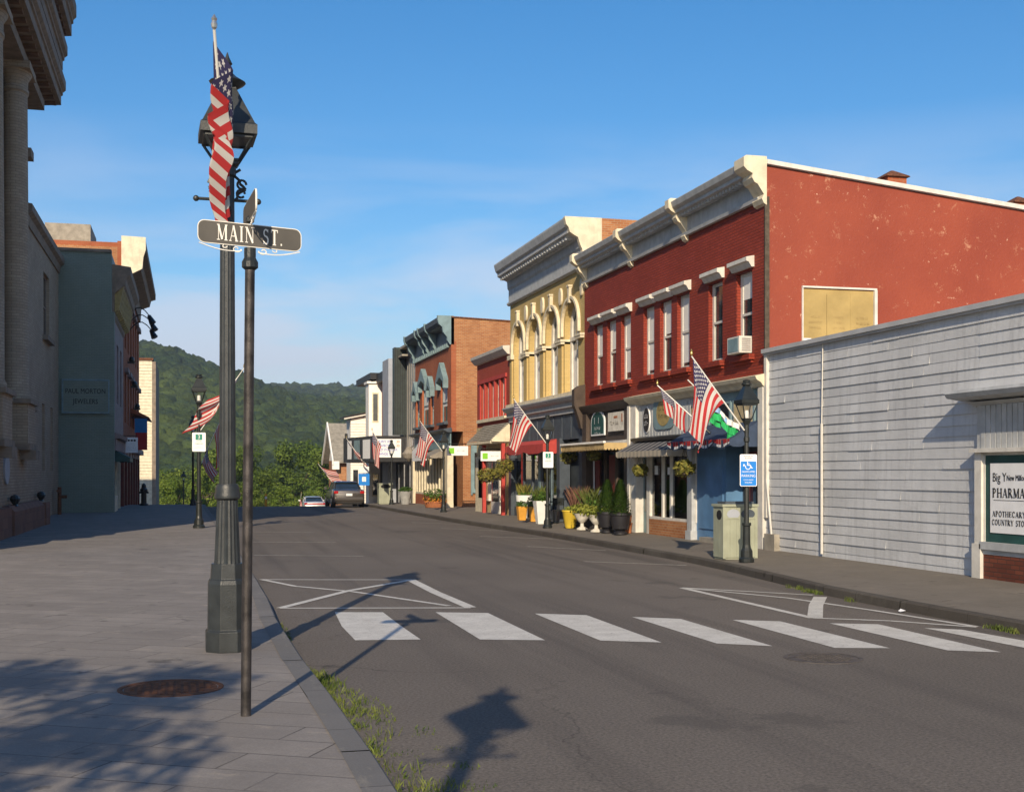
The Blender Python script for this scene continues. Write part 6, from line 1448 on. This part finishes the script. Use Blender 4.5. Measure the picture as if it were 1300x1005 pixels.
# ================================================================ FLAGS
def flag(label,base,tip,hoist,fly,contract=.35,drop=1.,sag=(0,0),amp=.05,top=.06,group='national flags on slanted poles',mats=None,seed=0,twist=0,hmid=.45,windx=(0,0),name='flag',fold=None):
    B,T=Vector(base),Vector(tip); t=thing(name,tuple(B),label,'flag',group); d=(B-T).normalized(); Lp=(B-T).length
    MB().tube(B,T,.016,.014,8).build('pole','wood_pole',t)
    MB().lathe([(.010,0),(.024,.02),(.03,.05),(.02,.08),(.028,.10),(.004,.14)],tuple(T),8).build('finial','silver' if 'foreground' in label else 'gold',t)
    MB().tube(B-d*.0,B+d*.12,.028,n=8).build('bracket','black_iron',t)
    nh,nf=40,44; rg=random.Random(seed); mb=MB(); mb.uv=[]
    n=Vector((d.y,-d.x,0)); n=n.normalized() if n.length>.01 else Vector((0,1,0))
    hx=Vector((d.x,d.y,0)); ph=rg.uniform(0,6)
    for j in range(nf+1):
        f=j/nf
        for i in range(nh+1):
            h=i/nh
            P=T+d*(top+h*hoist); Q=T+d*(top+hmid*hoist)
            c=contract*(1-math.exp(-f*2.4))
            X=P.lerp(Vector((Q.x,Q.y,P.z*.35+Q.z*.65)),c)
            X=X+Vector((0,0,-fly*drop*f))+Vector((windx[0],windx[1],0))*f*f
            if fold:
                wd,n_,d1,d2,fd=fold; q=f*n_; k=int(q); e=q-k; tr=e if k%2==0 else 1-e
                dn=(d1*min(q,1)+d2*max(0,q-1)); sh=1-.55*max(0,q-1)/(n_-1)
                X=P.lerp(Vector((Q.x,Q.y,P.z)),.2*f)+Vector((-.075*h-.02,0,0))+Vector((fd[0],fd[1],0))*wd*tr*(1-.25*h)+Vector((0,0,-dn))+Vector((fd[1],-fd[0],0))*(-.035*q)
                X.z=X.z if q<1 else X.z+(1-sh)*-.25*(1-h)
            w_=amp*min(1,f*3)*(.35+.65*f)
            wave=math.sin(h*9.4+ph+1.7*f)+.45*math.sin(h*17+2*ph+3*f)
            X=X+n*w_*wave+hx.normalized()*w_*.6*math.cos(h*8+ph+2.3*f) if hx.length>.01 else X+n*w_*wave+Vector((1,0,0))*w_*.6*math.cos(h*8+ph)
            mb.v.append(tuple(X)); mb.uv.append((f,h))
    for j in range(nf):
        for i in range(nh): a=j*(nh+1)+i; mb.f.append((a,a+1,a+nh+2,a+nh+1))
    o=mb.build('cloth',mats or 'flag_cloth',t)
    for p in o.data.polygons: p.use_smooth=True
    return t
def at(px,py,u): x=V(px,u); return (x,u,Z(py,u,x))
# foreground flag on the big lamp: pole leans towards the viewer
u=BU; bs=at(290,262,BU-.08); tp=at(272,38,BU-.9)
flag('large flag hanging furled in front of the foreground lamp lantern',bs,tp,1.2,1.7,.3,.98,amp=.03,top=.10,hmid=.6,seed=5,fold=(.215,5,.22,.10,(.93,.25)))
# right row
x,u,_=RL[0]; B=(x-.05,u,Z(546,u,x)); T=(x-1.17,u-.02,Z(452,u-.02,x-1.17))
flag('largest flag on the nearest right lamp, before the blue shop',B,T,1.08,1.30,.62,1.,amp=.085,top=.05,hmid=.02,seed=2,windx=(-.1,0))
u=UC(15.6,12); flag('small flag on the white shopfront, half hidden by the largest flag',at(897,545.6,u),at(834.6,489,u+.9),.95,.62,.35,.9,amp=.06,seed=3,hmid=.75)
x,u,_=RL[1]; B=(x-.05,u,Z(562,u,x)); xt=V(652,u-.1); T=(xt,u-.1,Z(506,u-.1,xt))
flag('flag on the lamp before the yellow building',B,T,1.0,1.30,.66,1.,amp=.08,top=.04,hmid=.0,seed=6,windx=(-.2,0))
x,u,_=RL[2]; B=(x-.05,u,Z(573,u,x)); xt=V(533,u-.1); T=(xt,u-.1,Z(534,u-.1,xt))
flag('flag on the lamp before the blue trimmed brick building',B,T,1.05,1.45,.6,1.,amp=.09,top=.04,hmid=.05,seed=8,windx=(-.15,0))
u=UC(42.,10); flag('flag beside the marquee letter board, on the farthest right lamp',at(481.6,562,u),at(472.3,546,u),.95,1.45,.5,1.,amp=.1,seed=9,hmid=.1)
u=UC(47.,9); flag('red wind-twisted flag under the left end of the marquee',at(460,585,u),at(439.6,556,u),1.2,1.0,.3,.7,amp=.14,seed=10,hmid=.8,windx=(.5,0))
u=UC(56.,9); flag('far small flag standing out near the gabled cottage',at(425,616,u),at(404,588.5,u),1.3,1.2,.2,.35,amp=.1,seed=11,windx=(1.1,0))
u=UC(62.,8); flag('tiny furled flag left of the white car',at(381,642,u),at(382.5,626,u-.4),.9,.7,.6,.9,amp=.08,seed=12)
# left row
x,u,_,_=LLs[0]; B=(x,u,Z(549,u,x)); xt=V(310,u); T=(xt,u,Z(467,u,xt))
flag('flag spread by the wind on the left pavement lamp',B,T,1.35,1.3,.05,.55,amp=.1,top=.35,hmid=.9,seed=13,windx=(-.95,0),group='flags on the left lamps')
u=UC(36.,0); flag('flag hanging behind the foreground post, middle of the left three',at(262,572,u),at(290,512,u),1.35,1.7,.35,.95,amp=.1,seed=14,hmid=.7,group='flags on the left lamps')
u=UC(44.,0); flag('small flag lowest behind the left pavement lamp',at(256,588,u),at(265,566,u),.8,1.25,.3,.95,amp=.1,seed=15,hmid=.6,windx=(.5,0),group='flags on the left lamps')
# green and white flag by the blue shop
def other_flag():
    u=UC(14.6,12); B=Vector(at(941,548,u)); T=Vector(at(873,482,u)); t=thing('flag',tuple(B),'green and white twisted flag before the blue shop transom','flag')
    MB().tube(B,T,.014,n=6).build('pole','wood_pole',t)
    rg=random.Random(3)
    P=[at(893,512,u-.1),at(904,522,u-.12),at(914,527,u-.1),at(922,540,u-.1),at(930,543,u-.1),at(938,547,u-.1)]
    def strip(mt_,off,w_,nm,i0,i1):
        mb=MB(); pts=[Vector(p) for p in P[i0:i1]]; fine=[]
        for a,b in zip(pts,pts[1:]): fine+=[a.lerp(b,k/6) for k in range(6)]
        fine.append(pts[-1])
        for k,(a,b) in enumerate(zip(fine,fine[1:])):
            wv=lambda q:.05*math.sin(q*.9+off*9); d1=Vector((0,0,1))
            mb.quad(tuple(a+d1*(off)+Vector((0,wv(k),0))),tuple(b+d1*(off)+Vector((0,wv(k+1),0))),tuple(b+d1*(off-w_)+Vector((0,wv(k+2),0))),tuple(a+d1*(off-w_)+Vector((0,wv(k+1),0))))
        mb.build(nm,mt_,t)
    strip('light_blue_cloth',.14,.12,'blue_field',0,4); strip('green_cloth',.02,.18,'green_stripe',0,6); strip('white_cloth',.16,.13,'white_stripe',2,6); strip('green_cloth',-.17,.12,'green_fold',0,3); strip('green_cloth',-.17,.14,'green_fold',3,5)
other_flag()

# ================================================================ CARS
def car(name,label,loc,rz,paintm,L_=4.7,W_=1.8,Hh=1.45,stripe=None):
    """x = forward, built about the origin, rear at -L/2"""
    t=thing(name,(0,0,0),label,'car'); hw=W_/2; l=L_/2
    # body: lofted cross-sections (x, half width, z bottom, z shoulder)
    S=[(-l,.70,.42,.80),(-l+.05,.80,.30,.92),(-l+.22,.86,.26,1.0),(-l+.7,.9,.22,1.02),(-.6,.9,.2,.98),(.6,.9,.2,.95),(l-1.1,.89,.22,.90),(l-.3,.84,.26,.78),(l-.06,.74,.32,.66),(l,.62,.40,.58)]
    mb=MB(); N=0
    def ring(x,w_,z0,z1): return [(x,-w_*.92,z0),(x,-w_,z0+.12),(x,-w_,(z0+z1)/2+.05),(x,-w_*.96,z1-.04),(x,-w_*.86,z1),(x,0,z1+.025),(x,w_*.86,z1),(x,w_*.96,z1-.04),(x,w_,(z0+z1)/2+.05),(x,w_,z0+.12),(x,w_*.92,z0)]
    k=11
    for s_ in S: mb.v+=ring(s_[0],s_[1]*W_/1.8,s_[2],s_[3])
    for i in range(len(S)-1):
        for j in range(k): jj=(j+1)%k; mb.f.append((i*k+j,i*k+jj,(i+1)*k+jj,(i+1)*k+j))
    mb.f.append(tuple(range(k))); mb.f.append(tuple(range((len(S)-1)*k,len(S)*k)))
    bd=mb.build('body',paintm,t,smooth=True)
    # cabin
    C=[(-l+.75,.70,1.0),(-l+1.35,.62,Hh-.06),(-l+1.9,.61,Hh),(.35,.62,Hh-.02),(.75,.66,Hh-.12),(1.35,.74,.93)]
    mb=MB()
    for x,w_,z in C: mb.v+=[(x,-.76 if z>1.05 else -w_,.97),(x,-w_,z-.03),(x,-w_*.8,z),(x,w_*.8,z),(x,w_,z-.03),(x,.76 if z>1.05 else w_,.97)]
    for i in range(len(C)-1):
        for j in range(5): mb.f.append((i*6+j,i*6+j+1,(i+1)*6+j+1,(i+1)*6+j))
    mb.build('greenhouse','car_glass',t,smooth=True)
    mb=MB(); 
    x0,x1=-l+1.3,.55; mb.v+=[(x0,-.60,Hh-.05),(x0,.60,Hh-.05),(x1,.60,Hh-.05),(x1,-.60,Hh-.05),(x0+.2,-.52,Hh+.015),(x0+.2,.52,Hh+.015),(x1-.15,.52,Hh+.005),(x1-.15,-.52,Hh+.005)]; mb.f+=[(0,1,5,4),(1,2,6,5),(2,3,7,6),(3,0,4,7),(4,5,6,7)]
    for sy in (-1,1):
        mb.tube((-l+.72,sy*.72,1.0),(-l+1.35,sy*.615,Hh-.06),.035,n=6).tube((-.3,sy*.76,1.),(-.25,sy*.625,Hh-.05),.03,n=6).tube((1.3,sy*.73,.94),(.6,sy*.63,Hh-.06),.03,n=6)
    mb.build('roof',paintm,t,smooth=True)
    for sx in (-1,1):
        for sy in (-1,1):
            c=(sx*(l-.85),sy*(hw-.10),.33); w=MB(); w.tube((c[0],c[1]-sy*.12,c[2]),(c[0],c[1]+sy*.105,c[2]),.33,n=20).build('wheel','tyre',t)
            MB().tube((c[0],c[1]+sy*.10,c[2]),(c[0],c[1]+sy*.112,c[2]),.19,n=14).build('hub','aluminium',t)
    for sy in (-1,1):
        MB().box(-l-.005,-l+.2,sy*.60,sy*.83,.78,.93).build('tail_light','tail_light',t,bevel=.02)
        MB().box(.75,.95,sy*.9,sy*1.04,.98,1.10).build('mirror',paintm,t,bevel=.02)
        MB().box(l-.2,l-.03,sy*.5,sy*.72,.58,.70).build('headlight','clear_glass',t)
    MB().box(-l-.012,-l+.0,-.17,.17,.66,.79).build('licence_plate','sign_white',t)
    MB().box(-l-.04,-l+.2,-.78,.78,.40,.58).build('bumper',paintm,t,bevel=.03)
    MB().box(-l+.05,l-.1,-.7,.7,.2,.35).build('underbody','tyre',t)
    if stripe: MB().box(-l-.016,-l,-.6,.6,.80,.90).build('tail_band','tail_light',t)
    return move(t,loc,rz)
x,u=conv(8.15,45.0)
car('parked_car','grey sedan parked by the right kerb at the crest, seen from behind',(x,u,H(u)),R(90),'car_grey')
u=UC(65.,9); x=V(396.5,u); car('parked_car','white car beyond the crest, only its upper rear visible',(x,u,H(u)),R(90),'car_white',stripe=True,Hh=1.4)
# orange-white marker post at the crest
s=thing('marker_post',(0,0,0),'small orange and white marker post at the street crest','post'); u=UC(49,3); x=V(337.5,u); MB().tube((x,u,H(u)),(x,u,H(u)+.75),.07).build('post','orange_pot',s); MB().tube((x,u,H(u)+.45),(x,u,H(u)+.6),.075).build('band','sign_white',s)
# ---- air: a thin summer haze
m=bpy.data.materials.new('haze'); m.use_nodes=True; t=m.node_tree; t.nodes.remove(t.nodes['Principled BSDF'])
pv=t.nodes.new('ShaderNodeVolumePrincipled'); pv.inputs['Color'].default_value=(.72,.82,1,1); pv.inputs['Density'].default_value=.00024; pv.inputs['Anisotropy'].default_value=.2
t.links.new(pv.outputs[0],t.nodes['Material Output'].inputs['Volume']); M['haze']=m
tag(MB().box(-1700,1700,-850,2300,-14,190).build('haze','haze'),kind='stuff')
